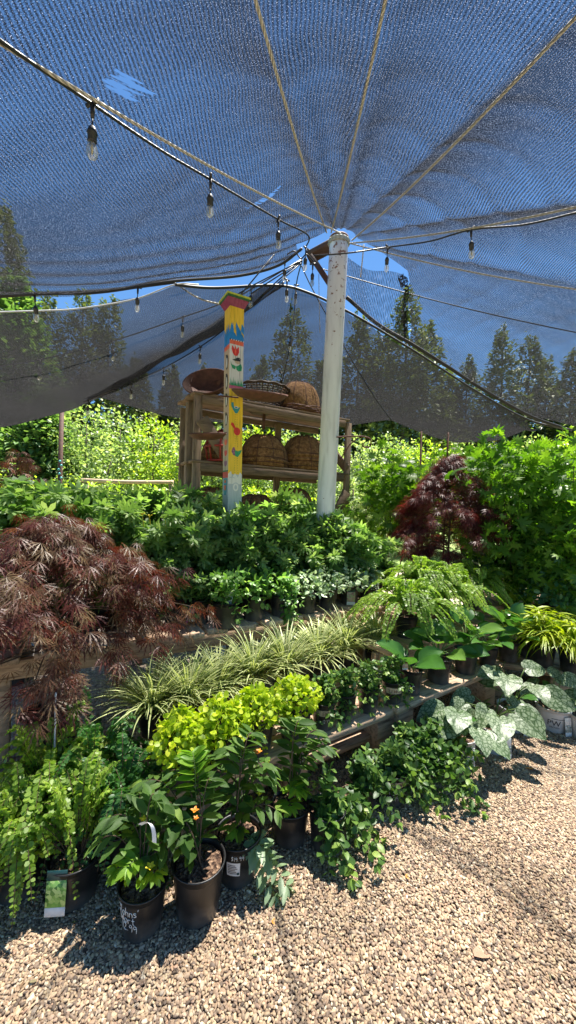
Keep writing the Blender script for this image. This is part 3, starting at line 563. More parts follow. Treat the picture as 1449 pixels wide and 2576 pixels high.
def cap_slab(g, z0, z1, a0, a1, mi): 
    V = [(sx * a0 + tx, sy * a0 + ty, z0) for sx, sy in ((-1, -1), (1, -1), (1, 1), (-1, 1))] + [(sx * a1 + tx, sy * a1 + ty, z1) for sx, sy in ((-1, -1), (1, -1), (1, 1), (-1, 1))]
    g.raw(V, [(0, 1, 5, 4), (1, 2, 6, 5), (2, 3, 7, 6), (3, 0, 4, 7), (4, 5, 6, 7), (3, 2, 1, 0)], 0, None, mi)
cap_slab(g, zt - .01, zt + .05, h + .002, .098, 0); cap_slab(g, zt + .051, zt + .068, .102, .104, 1); cap_slab(g, zt + .069, zt + .084, .108, .108, 2); cap_slab(g, zt + .085, zt + .12, .105, .03, 2)
g.build('post_cap', [PM['magenta'], PM['dkgreen'], PM['lime']], post, smooth=False)
def decal(name, shapes, facep='f'):
    """shapes: (colour, [(u, yz)...]) with u 0..1 across the face, yz = zoomed pixel row"""
    g = MB()
    for i, (c, P_) in enumerate(shapes):
        V = []; dlt = .0015 + .0006 * i
        for u, yz in P_:
            z = zz(yz)
            if facep == 'f': x = -h + u * PA; y = -h - dlt
            else: y = h - u * PA; x = -h - dlt
            V.append((x + lkl.x * z, y + lkl.y * z, z))
        k = len(V); g.raw(V, [tuple(range(k))], 0, None, keys.index(c))
    return g.build(name, order, post, smooth=False)
def ell(cx, cy, rx, ry, n=14, a0=0, a1=2 * pi): return [(cx + rx * cos(a0 + (a1 - a0) * i / (n - 1 + (a1 - a0 < 6.28))), cy + ry * sin(a0 + (a1 - a0) * i / (n - 1 + (a1 - a0 < 6.28)))) for i in range(n)]
decal('painted_flames', [('blue', [(0, 562), (0, 540), (.12, 440), (.28, 562)]), ('blue', [(.1, 562), (.2, 430), (.3, 562)]), ('blue', [(.36, 562), (.45, 420), (.62, 562)]), ('blue', [(.5, 562), (.48, 440), (.9, 562)]), ('blue', [(.75, 562), (.86, 430), (1, 470), (1, 562)]), ('yellow', [(.36, 562), (.40, 470), (.47, 600)]), ('yellow', [(.84, 562), (.8, 520), (.98, 600), (.98, 562)])])
decal('painted_flames', [('blue', [(0, 562), (.1, 480), (.3, 562)]), ('blue', [(.3, 562), (.5, 440), (.65, 562)]), ('blue', [(.6, 562), (.85, 450), (1, 562)])], 'l')
decal('painted_checks', [('white' if k % 2 else 'black', [(k / 12, 642), ((k + 1) / 12, 642), ((k + 1) / 12, 654), (k / 12, 654)]) for k in range(12)])
decal('painted_tulip', [('red', [(.17, 715), (.24, 725), (.34, 760), (.40, 705), (.50, 755), (.66, 715), (.68, 790), (.55, 835), (.36, 838), (.22, 810), (.14, 760)]), ('orange', [(.36, 790), (.40, 730), (.47, 780), (.44, 825)]), ('dkgreen', [(.40, 836), (.43, 836), (.44, 900), (.41, 900)])])
decal('painted_bird', [('black', [(.2, 890), (.4, 875), (.55, 855), (.7, 850), (.8, 865), (.78, 895), (.6, 905), (.35, 900)]), ('cream', [(.35, 902), (.78, 895), (.74, 925), (.55, 935), (.42, 925)]), ('white', ell(.7, 868, .02, 5, 8))])
decal('painted_leaves', [('green', [(.08, 905), (.16, 950), (.4, 960), (.46, 970), (.4, 1005), (.22, 1000), (.1, 950)]), ('green', [(.46, 965), (.6, 955), (.8, 925), (.9, 960), (.85, 1010), (.65, 1022), (.5, 1005)])])
decal('painted_grass', [('green', [(k / 14, 1205), (k / 14 + .01 + .03 * ((k * 7) % 3 - 1), 1205 - 40 - 55 * (((k * 5) % 7) / 6) * (1.3 if k < 5 else 1)), ((k + 1) / 14, 1205)]) for k in range(14)])
decal('painted_blue_bird', [('teal', [(.16, 1420), (.32, 1410), (.36, 1460), (.5, 1480), (.82, 1460), (.74, 1495), (.62, 1540), (.45, 1545), (.28, 1500), (.18, 1460)]), ('white', ell(.52, 1470, .16, 16, 12)), ('blue', ell(.52, 1472, .10, 9, 10))])
decal('painted_red_bird', [('red', ell(.6, 1765, .24, 50)), ('red', [(.2, 1660), (.36, 1670), (.5, 1725), (.4, 1740), (.14, 1690)])])
decal('painted_green_bird', [('plum', [(.3, 1970), (.42, 1960), (.52, 2005), (.5, 2070), (.34, 2060), (.22, 2020)]), ('green', [(.46, 2000), (.7, 2010), (.98, 1985), (.86, 2040), (.66, 2085), (.48, 2070)]), ('white', ell(.34, 2010, .02, 4, 6)), ('white', ell(.4, 2035, .02, 4, 6)), ('white', ell(.31, 2040, .02, 4, 6))])
decal('painted_dots', [('dkgreen', ell(.52 + .06 * s + .05 * s * (k / 24), 1560 + k * 30, .016, 5, 6)) for k in range(25) for s in (-1, 1) if not (1700 < 1560 + k * 30 < 1830 or 1950 < 1560 + k * 30 < 2100)])
decal('painted_scrolls', [('white', [(0, 2300), (.2, 2260), (.3, 2330), (.5, 2285), (.7, 2340), (.85, 2270), (1, 2300), (1, 2420), (0, 2420)]), ('grey', [(.1, 2340), (.3, 2330), (.5, 2345), (.5, 2352), (.3, 2338), (.1, 2348)]), ('grey', ell(.55, 2460, .25, 60)), ('white', ell(.55, 2460, .20, 50)), ('grey', ell(.55, 2460, .1, 28))])
for k, (y0, y1) in enumerate(((810, 1000), (1045, 1245), (1290, 1465), (1525, 1700))):
    m_ = (y0 + y1) / 2; hh = (y1 - y0) / 2
    decal('painted_seabird', [('black', [(.35, y0), (.6, y0 + 5), (.75, y0 + 40), (.82, m_), (.7, y1 - 12), (.45, y1), (.3, m_), (.35, y0 + 40)]), ('white', ell(.54, m_ + hh * .1, .13, hh * .68)), ('cream', [(.3, y0 + 14), (.4, y0 + 8), (.4, y0 + 24)])], 'l')
for y, c in ((1900, 'orange'), (2035, 'red'), (2165, 'plum')):
    decal('painted_tulip', [(c, [(.25, y - 40), (.4, y - 20), (.52, y - 45), (.66, y - 20), (.8, y - 38), (.78, y + 15), (.55, y + 45), (.3, y + 20)]), ('dkgreen', [(.5, y + 45), (.55, y + 45), (.55, y + 85), (.5, y + 85)])], 'l')
decal('painted_totem', [('teal', [(.15, 2350), (.85, 2350), (.8, 2520), (.7, 2560), (.3, 2560), (.2, 2520)]), ('red', ell(.5, 2390, .2, 20)), ('yellow', ell(.35, 2385, .06, 8, 8)), ('yellow', ell(.65, 2385, .06, 8, 8)), ('orange', [(.25, 2440), (.75, 2440), (.65, 2500), (.35, 2500)])], 'l')
def dish(label, c, R, dep, tilt, mat, name='metal_dish', cat='dish', arm=None):
    root = thing(name, label, cat, c); g = MB(); prof = [(.001, 0), (R * .45, dep * .04), (R * .8, dep * .35), (R, dep), (R + .008, dep + .004), (R + .004, dep - .012), (R * .8, dep * .35 - .012), (R * .4, -.01)]
    g.lathe(prof, 36); o_ = g.build('bowl', mat, root); o_.rotation_euler = tilt
    if arm:
        g = MB(); g.tube([Vector(p) - Vector(c) for p in arm], .007, 6); g.build('bracket', M['rust'], root)
    return root
pd_ = at_y(653, 1012, 3.25)
dish('dark rusty shallow dish jutting right from the painted post', at_y(652, 1006, 3.18), .225, .06, (radians(13), radians(5), 0), M['rust'], arm=[at_y(600, 1000, 3.33), at_y(555, 996, 3.33), at_y(545, 1000, 3.4)])
dish('small dark shallow dish jutting left from the painted post', at_y(523, 1104, 3.25), .15, .045, (radians(9), radians(-3), 0), M['rust'], arm=[at_y(545, 1094, 3.3), at_y(570, 1088, 3.36)])
# ------------------------------------------------------------------ timber rack
rl = at_y(492, 993, 4.05); rr = at_y(872, 1067, 5.1); e = Vector((rr.x - rl.x, rr.y - rl.y, 0)); RLEN = e.length; e.normalize(); nb = Vector((-e.y, e.x, 0)); RZ = atan2(e.y, e.x)
rack = thing('shelving_rack', 'tall open timber shelving rack behind the poles, holding coco liners', 'shelf rack', (rl.x, rl.y, 0), RZ)
H1, H2, H3 = 2.58, 1.87, 1.30; DP = .52
for i, (x, y, hh) in enumerate(((0, 0, H1), (0, DP, H1 - .04), (RLEN, 0, H1 - .02), (RLEN, DP, H1 - .05), (0, DP * .52, H1 - .02), (RLEN * .62, DP, H1 - .05))):
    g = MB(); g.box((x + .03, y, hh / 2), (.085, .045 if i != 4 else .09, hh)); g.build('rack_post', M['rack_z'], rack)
for hh in (H1, H2, H3):
    g = MB()
    for k in range(4): g.box((RLEN / 2, .03 + k * .15, hh + .012), (RLEN + .06 + .03 * ((k * 3) % 2), .135, .028))
    g.build('shelf', M['rack'], rack)
    for y in (-.043, DP + .045): g = MB(); g.box((RLEN / 2, y, hh - .05), (RLEN - .12, .03, .085)); g.build('rail', M['rack'], rack)
g = MB(); g.beam((.05, -.07, 2.32), (.48, -.07, 1.75), .03, .14); g.build('brace', M['rack'], rack)
g = MB(); g.beam((RLEN - .32, -.07, 1.1), (RLEN - .02, -.07, 1.65), .03, .13); g.build('brace', M['rack'], rack)
g = MB(); g.beam((RLEN + .01, -.03, 1.95), (RLEN + .01, DP * .8, 2.3), .03, .12); g.build('brace', M['rack'], rack)
# coco liners / baskets
m, nt, b, o = new_mat('coco_fibre'); tc = N(nt, 'ShaderNodeTexCoord'); nz = N(nt, 'ShaderNodeTexNoise'); nz.inputs['Scale'].default_value = 28; nz.inputs['Detail'].default_value = 10; nz.inputs['Roughness'].default_value = .75; L(nt, tc.outputs['Object'], nz.inputs[0])
r = ramp(nt, nz.outputs[0], [(.3, (.07, .03, .012)), (.5, (.26, .125, .045)), (.72, (.52, .30, .12))]); L(nt, r.outputs[0], b.inputs['Base Color']); b.inputs['Roughness'].default_value = .95
bp = N(nt, 'ShaderNodeBump'); bp.inputs['Distance'].default_value = .02; L(nt, nz.outputs[0], bp.inputs['Height']); L(nt, bp.outputs[0], b.inputs['Normal']); M['coco'] = m
M['wicker'] = paint('dark_wicker', (.05, .025, .015), .7, 0, .5, 40, .5)
def on_rack(x, y, hh): v = Matrix.Rotation(RZ, 3, 'Z') @ Vector((x, y, hh)); return Vector((rl.x + v.x, rl.y + v.y, v.z))
def liner(label, c, R, H, nw=12, stack=1, tilt=0, rim=False):
    root = thing('coco_liner', label, 'hanging basket liner', c, random.uniform(0, 3), 'upturned coco liners on the rack')
    g = MB()
    wob = lambda a, z: .035 * sin(a * 3 + z * 9) + .02 * sin(a * 7 + 1)
    prof = [(R * cos(t) ** .75 if cos(t) > 0 else 0, H * sin(t)) for t in np.linspace(0, pi / 2 - .04, 12)] + [(.001, H)]
    g.lathe([(R - .02, .0)] + prof, 40, wob=wob)
    for s in range(1, stack): g.lathe([(R * 1.02, -.0 + s * .055), (R * 1.03, s * .055 + .02), (R * .98, s * .055 + .035)], 40, wob=lambda a, z: .02 * sin(a * 5 + s))
    o_ = g.build('liner', M['coco'], root)
    g = MB()
    for k in range(nw):
        a = 2 * pi * k / nw; g.tube([((R * 1.03) * max(0, cos(t)) ** .75 * (1 + wob(a, 0)) * cos(a), (R * 1.03) * max(0, cos(t)) ** .75 * (1 + wob(a, 0)) * sin(a), H * 1.03 * sin(t)) for t in np.linspace(0, pi / 2 - .08, 9)], .0035, 4)
    for zz_ in ((.04, .10, .2) if stack > 1 else (.02,)):
        rr_ = R * 1.035 * sqrt(max(0, 1 - (zz_ / H) ** 2)) ** .75
        g.tube([(rr_ * cos(a) * (1 + wob(a, 0)), rr_ * sin(a) * (1 + wob(a, 0)), zz_) for a in np.linspace(0, 2 * pi, 30)], .004, 4)
    if rim:
        for q in range(5): g.tube([((R + .03 + .01 * sin(a * 4 + q)) * cos(a), (R + .03 + .01 * sin(a * 4 + q)) * sin(a), .015 * q + .008 * sin(a * 6 + q * 2)) for a in np.linspace(0, 2 * pi, 40)], .006, 4)
    g.build('wire_frame', M['rust'], root)
    if tilt: root.rotation_euler = (tilt, 0, 0)
    return root
liner('large sunlit coco liner dome at the right end of the top shelf', on_rack(1.42, .24, H1 + .03), .30, .42, 12, rim=True)
liner('coco liner dome in a dark wire frame, middle of the middle shelf', on_rack(.92, .22, H2 + .03), .31, .40, 10, 2)
liner('stack of dark coco liners at the right end of the middle shelf', on_rack(1.52, .24, H2 + .03), .31, .46, 12, 4)
liner('small coco liner dome behind the painted post on the middle shelf', on_rack(.36, .28, H2 + .03), .19, .34, 9, 2)
liner('dark coco liner at the left end of the bottom shelf', on_rack(.28, .24, H3 + .03), .22, .30, 12)
liner('wide coco liner in the middle of the bottom shelf', on_rack(.86, .24, H3 + .03), .26, .24, 10)
liner('coco liner at the right end of the bottom shelf', on_rack(1.42, .26, H3 + .03), .26, .34, 14)
# red plastic crate ornament on the middle shelf
pr_ = paint('red_plastic', (.35, .03, .02), .4)
cr0 = thing('red_basket', 'red slatted basket at the left end of the middle shelf', 'basket', on_rack(.34, .05, H2 + .03), RZ)
g = MB()
for k in range(9):
    a = 2 * pi * k / 9; g.tube([(.16 * cos(a), .16 * sin(a), 0), (.19 * cos(a), .19 * sin(a), .16), (.14 * cos(a), .14 * sin(a), .3), (.02 * cos(a), .02 * sin(a), .36)], .011, 5)
g.build('ribs', pr_, cr0)
g = MB()
for z, r_ in ((.01, .165), (.16, .195)): g.tube([(r_ * cos(a), r_ * sin(a), z) for a in np.linspace(0, 2 * pi, 24)], .012, 5)
g.build('hoops', pr_, cr0)
# wicker bowl sagging through the top shelf front
wb = thing('wicker_basket', 'round dark brown wicker basket on the top shelf, behind the rusty dish', 'basket', on_rack(.88, .22, H1 - .02))
g = MB()
def wr_(z): return .12 + .20 * (max(0, z) / .27) ** .6
for k in range(30):
    a = 2 * pi * k / 30; g.tube([(wr_(z) * cos(a), wr_(z) * sin(a), z) for z in np.linspace(0, .27, 7)], .006, 4)
for i, z in enumerate(np.linspace(0, .27, 13)): g.tube([((wr_(z) + .006 * (-1) ** (k + i)) * cos(2 * pi * k / 60), (wr_(z) + .006 * (-1) ** (k + i)) * sin(2 * pi * k / 60), z) for k in range(61)], .0065, 4)
g.lathe([(.001, -.004), (.12, -.004), (.12, .006), (.001, .006)], 24); g.build('weave', M['wicker'], wb)
g = MB()
for q in range(3): g.tube([((.325 + .008 * q) * cos(a), (.325 + .008 * q) * sin(a), .275 + .007 * sin(a * 14 + q * 2)) for a in np.linspace(0, 2 * pi, 80)], .01, 5)
g.build('rim', M['wicker'], wb)
# rusty wok / fire bowl standing on edge at the left
dd = dish('rusty round pan leaning at the left end of the top shelf', on_rack(.20, .18, H1 + .12), .25, .12, (radians(48), radians(-8), 0), M['rust'], 'rusty_pan', 'pan')
g = MB(); g.tube([(.10, .12, .06), (.22, .16, .2), (.27, .2, .34), (.29, .22, .42)], [.10, .06, .035, .02], 10); g.build('spout', M['rust'], dd)
g = MB(); g.tube([on_rack(.86, .1, H1 - .02), on_rack(.86, .1, H2 + .47)], .018, 8)
tag(g.build('hanging_rod', M['rust']), 'short rusty rod hanging under the top shelf above the wire-framed liner', 'rod')
# perimeter posts
def rod(name, label, px, y0, y1, Y, r, mat, cat='post'):
    a = at_y(px[0], y0, Y); b_ = at_y(px[1], y1, Y); root_ = MB(); dirv = (b_ - a) / (a.z - b_.z); ft = a + dirv * a.z
    root_.tube([a - ft, a.lerp(ft, .5) - ft, (0, 0, 0)], r, 10); return tag(root_.build(name, mat, None, ft), label, cat)
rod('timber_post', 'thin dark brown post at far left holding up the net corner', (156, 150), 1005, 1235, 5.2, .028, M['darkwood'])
rod('steel_stake', 'short rusty stake left of the purple maple top', (1060, 1058), 1085, 1160, 5.6, .014, M['rust'], 'stake')
P0_ = at_y(151, 1160, 5.1); bs = thing('bead_string', 'string of turquoise beads hanging on the thin post at far left', 'beads', P0_); g = MB(); g.tube([(.02 * sin(k * 2), 0, -.055 * k) for k in range(9)], .002, 4); g.build('thread', M['black'], bs); tq = flat('turquoise_beads', (.05, .35, .38), .3)
for k in range(9): g = MB(); g.lathe([(.001, -.016), (.014, -.008), (.016, 0), (.014, .008), (.001, .016)], 8, (.02 * sin(k * 2), 0, -.055 * k)); g.build('bead', tq, bs)
# ------------------------------------------------------------------ benches
LB0, LB1 = at_h(510, 1974, .28), at_h(995, 1784, .28); ub = (LB1 - LB0).normalized(); nbk = Vector((-ub.y, ub.x, 0)); RB = atan2(ub.y, ub.x)
print('bench dir', ub, LB0, LB1)
def bench_long(label, a, b_, h, nb_, wdt, gap, legs, ext0=0, low=False):
    u = (b_ - a); u.z = 0; ln = u.length + ext0; u.normalize(); rz = atan2(u.y, u.x); a = a - u * ext0
    root = thing('plank_bench', label, 'bench', (a.x, a.y, 0), rz)
    for k in range(nb_):
        g = MB(); g.box((ln / 2 + .01 * (k % 2), wdt / 2 + k * (wdt + gap), h - .02), (ln + .02 * ((k * 7) % 3), wdt, .04)); g.build('plank', M['bench'], root)
    tot = nb_ * (wdt + gap)
    for t in legs:
        g = MB(); g.box((t * ln, tot / 2, (h - .042) / 2 - .001), (.14, tot - .06, h - .046)); g.build('leg', M['bench'], root)
    if low:
        g = MB(); g.box((ln * .5, .16, .10), (ln * .96, .16, .035)); g.build('low_board', M['bench'], root)
    return root
bench_long('low weathered plank bench carrying the yellow and trailing pots', LB0, LB1, .28, 4, .14, .012, (.06, .48, .97), .12, True)
c0, c1 = at_h(1000, 1782, .30), at_h(1158, 1719, .30); bench_long('low plank bench with sunlit end under the glossy broad-leaved pots', c0, c0 + (c1 - c0) * 1.9, .30, 4, .14, .012, (.1, .9))
bench_long('low plank bench at the right edge under the lime grasses', at_h(1238, 1664, .28), at_h(1500, 1706, .28), .28, 4, .14, .012, (.04, .7), 0)
def bench_cross(label, a, b_, h, bw, gap, depth):
    u = (b_ - a); u.z = 0; ln = u.length; u.normalize(); rz = atan2(u.y, u.x); root = thing('slatted_bench', label, 'bench', (a.x, a.y, 0), rz)
    n = int(ln / (bw + gap)) + 1
    for k in range(n):
        g = MB(); g.box((bw / 2 + k * (bw + gap), depth / 2 + .022 * sin(k * 2.3), h - .02 + .003 * sin(k * 5)), (bw, depth, .042), rz=.02 * sin(k * 1.7)); g.build('plank', M['bench_y'], root)
    for y in (.09, depth - .1): g = MB(); g.box((ln / 2, y, h - .095), (ln, .045, .10)); g.build('rail', M['bench'], root)
    for t in (.02, .33, .66, .97):
        for y in (.14, depth - .15): g = MB(); g.box((t * ln, y, (h - .05) / 2), (.09, .05, h - .05)); g.build('leg', M['bench'], root)
    return root
UB0, UB1 = at_h(335, 1612, .62), at_h(945, 1527, .62)
u2 = (UB1 - UB0); u2.z = 0; u2.normalize(); n2 = Vector((-u2.y, u2.x, 0))
bench_cross('raised slatted bench of short weathered boards, end grain showing', UB0 - u2 * .7, UB1 + u2 * .15, .62, .145, .05, 1.35)
bench_cross('raised slatted bench at far right behind the lime grasses', at_h(1180, 1520, .5), at_h(1560, 1545, .5), .5, .145, .04, 1.2)
# ------------------------------------------------------------------ leaf templates (base at origin, along +Y, face +Z)
def T(V, F, U=None): V = np.array(V, float); return (V, F, np.array(U, float) if U is not None else np.stack([V[:, 0] + .5, V[:, 1]], 1))
def leaf(wd=.4, fold=.12, curl=.15, pts=((.0, .0), (.25, .8), (.55, 1.), (.82, .6), (1, 0))):
    V = []; F = []
    mid = []; Lf = []; Rt = []
    for (t, w_) in pts:
        z = -curl * t * t
        V.append((0, t, z)); mid.append(len(V) - 1)
        if w_ > 0: V.append((-wd / 2 * w_, t, z + fold * wd * w_)); Lf.append(len(V) - 1); V.append((wd / 2 * w_, t, z + fold * wd * w_)); Rt.append(len(V) - 1)
        else: Lf.append(mid[-1]); Rt.append(mid[-1])
    for i in range(len(pts) - 1):
        for (A, B, flip) in ((Lf, mid, 0), (mid, Rt, 0)):
            q = [A[i], B[i], B[i + 1], A[i + 1]]; q2 = []
            for v in q:
                if v not in q2: q2.append(v)
            if len(q2) > 2: F.append(tuple(q2))
    return T(V, F)
OVAL = leaf(.38); OVALW = leaf(.62, .1, .2); LANCE = leaf(.24, .1, .35); ROUND = leaf(.95, .08, .15, ((0, 0), (.12, .7), (.45, 1), (.8, .8), (1, 0)))
SMALL = T([(0, 0, 0), (-.25, .5, .03), (0, 1, -.05), (.25, .5, .03)], [(0, 3, 2, 1)])
SMALLR = T([(0, 0, 0), (-.38, .35, .03), (-.3, .8, 0), (0, 1, -.05), (.3, .8, 0), (.38, .35, .03)], [(0, 5, 4, 3, 2, 1)])
CARD = T([(0, 0, 0), (-.3, .45, .06), (0, 1, -.1), (.3, .45, .06)], [(0, 3, 2), (0, 2, 1)])
def grid_leaf(outline, n=7, m=5, curl=.3, cup=.15, wave=0.):
    """broad leaf grid: outline(t)->halfwidth, with an optional heart base"""
    V = []; U = []
    for i in range(n):
        t = i / (n - 1); w_, y0 = outline(t)
        for j in range(m):
            s = (j / (m - 1)) * 2 - 1
            y = y0 - (outline.heart * (abs(s) ** 1.5) * (1 - t) if hasattr(outline, 'heart') else 0)
            V.append((s * w_, y, -curl * t * t + cup * s * s * w_ + wave * sin(t * 9 + s * 5) * abs(s))); U.append((s * w_ + .5, y))
    F = [(i * m + j, i * m + j + 1, (i + 1) * m + j + 1, (i + 1) * m + j) for i in range(n - 1) for j in range(m - 1)]
    return T(V, F, U)
def spoon(t): return (.02 + .38 * sin(pi * min(1, t * .97 + .03)) ** .65 * (1 if t > .02 else 0), t)
BERG = grid_leaf(spoon, 8, 7, .35, .35, .035)
def heart(t): return (max(.015, .43 * (1 - t) ** .5 * (1 - .12 * (1 - t) ** 4) * (1 if t < .99 else .0)), t)
heart.heart = .42
def heart_leaf():
    tab = [(0, .62), (12, .55), (30, .475), (55, .43), (80, .42), (110, .45), (138, .48), (158, .46), (170, .40), (180, .27)]; n = 36; V = [(0, .36, 0)]; F = []
    for k in range(1, 6):
        for i in range(n):
            a = 360 * i / n; b_ = a if a <= 180 else 360 - a; r_ = float(np.interp(b_, [q[0] for q in tab], [q[1] for q in tab])) * k / 5; x = r_ * sin(radians(a)); y = .36 + r_ * cos(radians(a))
            V.append((x, y, -.30 * max(0, y) ** 2 + .28 * abs(x) ** 1.3 - .22 * x * x + .018 * sin(a * .14 + k) * k / 5))
    V[0] = (0, .36, -.30 * .13)
    F += [(0, 1 + (i + 1) % n, 1 + i) for i in range(n)]
    for k in range(4): F += [(1 + k * n + i, 1 + k * n + (i + 1) % n, 1 + (k + 1) * n + (i + 1) % n, 1 + (k + 1) * n + i) for i in range(n)]
    return T(V, F, [(v[0] + .5, v[1]) for v in V])
BRUN = heart_leaf()
def lobed(n, spread, inner, w_, lens=None, fold=.0, droop=.2, base=0.):
    V = [(0, base, 0)]; F = []; tips = []
    for k in range(n):
        a = -spread + 2 * spread * k / (n - 1); l = lens[k] if lens else 1 - .25 * abs(a) / spread
        tips.append((sin(a) * l, cos(a) * l, -droop * l * l))
    ins = []
    for k in range(n + 1):
        a = -spread + 2 * spread * (k - .5) / (n - 1); r_ = inner if 0 < k < n else inner * .55
        ins.append((sin(a) * r_, cos(a) * r_, .02))
    for k in range(n):
        s = len(V); a = -spread + 2 * spread * k / (n - 1); l = inner + (1 - inner) * .45; lx, ly = sin(a), cos(a); hw = w_
        V += [ins[k], (lx * l - ly * hw, ly * l + lx * hw, -.06), tips[k], (lx * l + ly * hw, ly * l - lx * hw, -.06), ins[k + 1]]
        F += [(0, s + 4, s + 3, s + 2, s + 1, s)]
    return T(V, F)
MAPLE = lobed(7, 2.0, .42, .11, [.5, .75, .93, 1, .93, .75, .5]); COLUMB = lobed(3, .95, .30, .17, [.85, 1, .85], base=0); COLS = lobed(5, 1.3, .4, .1, [.6, .85, 1, .85, .6])
def lace():
    V = []; F = []
    for k in range(7):
        a = -1.25 + 2.5 * k / 6; l = 1 - .35 * abs(a) / 1.25; d = np.array([sin(a), cos(a)]); p = np.array([-d[1], d[0]])
        def P_(t, s): q = d * t * l + p * s; return (q[0], q[1], -.45 * (t * l) ** 2 + .03 * s)
        s0 = len(V); V += [P_(.02, 0), P_(.45, -.030), P_(1, 0), P_(.45, .030)]; F += [(s0, s0 + 3, s0 + 2, s0 + 1)]
        for tt in (.35, .52, .70):
            for sd in (-1, 1):
                s0 = len(V); V += [P_(tt, 0), P_(tt + .2, sd * .085), P_(tt + .07, sd * .008)]; F += [(s0, s0 + 1, s0 + 2)]
    return T(V, F)
LACE = lace()
def blade(n=7, w_=.03, arch=.6):
    V = []; U = []
    for i in range(n):
        t = i / (n - 1); a = arch * t; y = t * cos(a * .8); z = 0 - arch * t * t * .55; ww = w_ * (1 - t ** 2.2) + .0015
        V += [(-ww, y, z), (ww, y, z)]; U += [(0, t), (1, t)]
    return T(V, [(2 * i, 2 * i + 1, 2 * i + 3, 2 * i + 2) for i in range(n - 1)], U)
BLADE = blade(7, .021, .8); BLADE2 = blade(7, .022, 1.1)
# ------------------------------------------------------------------ leaf materials
G = {}
G['fern'] = leafmat('bright_fern_leaf', [(0, (.12, .22, .03)), (.5, (.23, .36, .05)), (1, (.40, .50, .09))], trans=.45)
G['fern_dark'] = leafmat('deep_fern_leaf', [(0, (.03, .10, .025)), (.6, (.06, .17, .04)), (1, (.11, .25, .06))])
G['hyper'] = leafmat('hypericum_leaf', [(0, (.045, .10, .02)), (.6, (.085, .17, .035)), (.88, (.15, .25, .05)), (1, (.26, .38, .07))], trans=.38, rough=.5, spec=.3)
G['hyper_back'] = leafmat('pale_leaf_underside', [(0, (.20, .30, .16)), (1, (.28, .38, .22))], trans=.3)
G['lime'] = leafmat('lime_young_leaf', [(0, (.12, .27, .02)), (1, (.25, .42, .04))])
G['vinca'] = leafmat('glossy_vinca_leaf', [(0, (.03, .08, .02)), (.5, (.07, .15, .03)), (.8, (.15, .26, .05)), (1, (.34, .46, .10))], trans=.3, rough=.42, spec=.4)
G['jenny'] = leafmat('golden_round_leaf', [(0, (.28, .40, .02)), (.6, (.45, .58, .03)), (1, (.64, .68, .05))], tmul=(1.2, 1.3, .4), trans=.42)
G['grass'] = leafmat('variegated_blade', [(0, (.46, .50, .20)), (1, (.68, .68, .36))], stripe=(.10, .19, .05), trans=.35, tmul=(1.2, 1.25, .7))
G['hakone'] = leafmat('lime_grass_blade', [(0, (.22, .36, .02)), (1, (.48, .55, .04))], tmul=(1.3, 1.3, .3))
G['berg'] = leafmat('glossy_broad_leaf', [(0, (.035, .11, .02)), (.6, (.06, .17, .03)), (1, (.14, .26, .05))], trans=.32, rough=.28, spec=.55)
G['brun'] = leafmat('silver_veined_leaf', [(0, (.22, .29, .17)), (1, (.31, .37, .24))], veins=(.05, .10, .03), trans=.25, tmul=(1.1, 1.3, .6))
G['columb'] = leafmat('lobed_green_leaf', [(0, (.05, .12, .03)), (.4, (.12, .22, .06)), (.8, (.24, .36, .12)), (1, (.38, .48, .22))], trans=.45)
G['salvia'] = leafmat('mid_green_leaf', [(0, (.08, .18, .04)), (.6, (.14, .28, .06)), (1, (.28, .42, .14))], trans=.4)
G['silver'] = leafmat('silver_leaf', [(0, (.22, .32, .16)), (.6, (.36, .46, .28)), (1, (.5, .58, .42))], trans=.3, tmul=(1.1, 1.2, .7))
G['epi'] = leafmat('blue_green_leaf', [(0, (.03, .10, .04)), (1, (.08, .2, .08))], rough=.3, spec=.55, trans=.3)
G['lace'] = leafmat('bronze_lace_leaf', [(0, (.08, .018, .015)), (.4, (.15, .045, .03)), (.7, (.13, .075, .04)), (1, (.26, .19, .10))], tmul=(1.8, .9, .6), trans=.3)
G['lacered'] = leafmat('purple_lace_leaf', [(0, (.06, .014, .014)), (.6, (.12, .03, .028)), (1, (.22, .08, .06))], tmul=(1.9, .7, .6), trans=.35)
G['maple'] = leafmat('vine_maple_leaf', [(0, (.05, .13, .02)), (.6, (.11, .22, .03)), (1, (.22, .36, .05))], tmul=(1.7, 1.9, .4), trans=.48)
G['conifer'] = leafmat('conifer_needles', [(0, (.07, .095, .035)), (1, (.20, .23, .09))], trans=.15, rough=.6)
G['conifer_near'] = leafmat('soft_conifer_foliage', [(0, (.05, .11, .03)), (.6, (.10, .19, .05)), (1, (.20, .30, .09))], trans=.3, rough=.6)
G['shrub'] = leafmat('sunny_shrub_leaf', [(0, (.09, .15, .05)), (.5, (.19, .27, .09)), (1, (.42, .48, .24))], trans=.45)
G['hedge'] = leafmat('yellow_green_leaf', [(0, (.16, .26, .03)), (.6, (.28, .40, .05)), (1, (.46, .52, .10))], trans=.45, tmul=(1.4, 1.5, .4))
G['pale'] = leafmat('pale_willow_leaf', [(0, (.18, .26, .10)), (1, (.40, .46, .24))], trans=.4, tmul=(1.3, 1.4, .6))
PET = {'orange': flat('orange_petal', (.75, .25, .02)), 'yellow': flat('yellow_petal', (.85, .65, .02)), 'pink': flat('magenta_petal', (.6, .05, .4))}
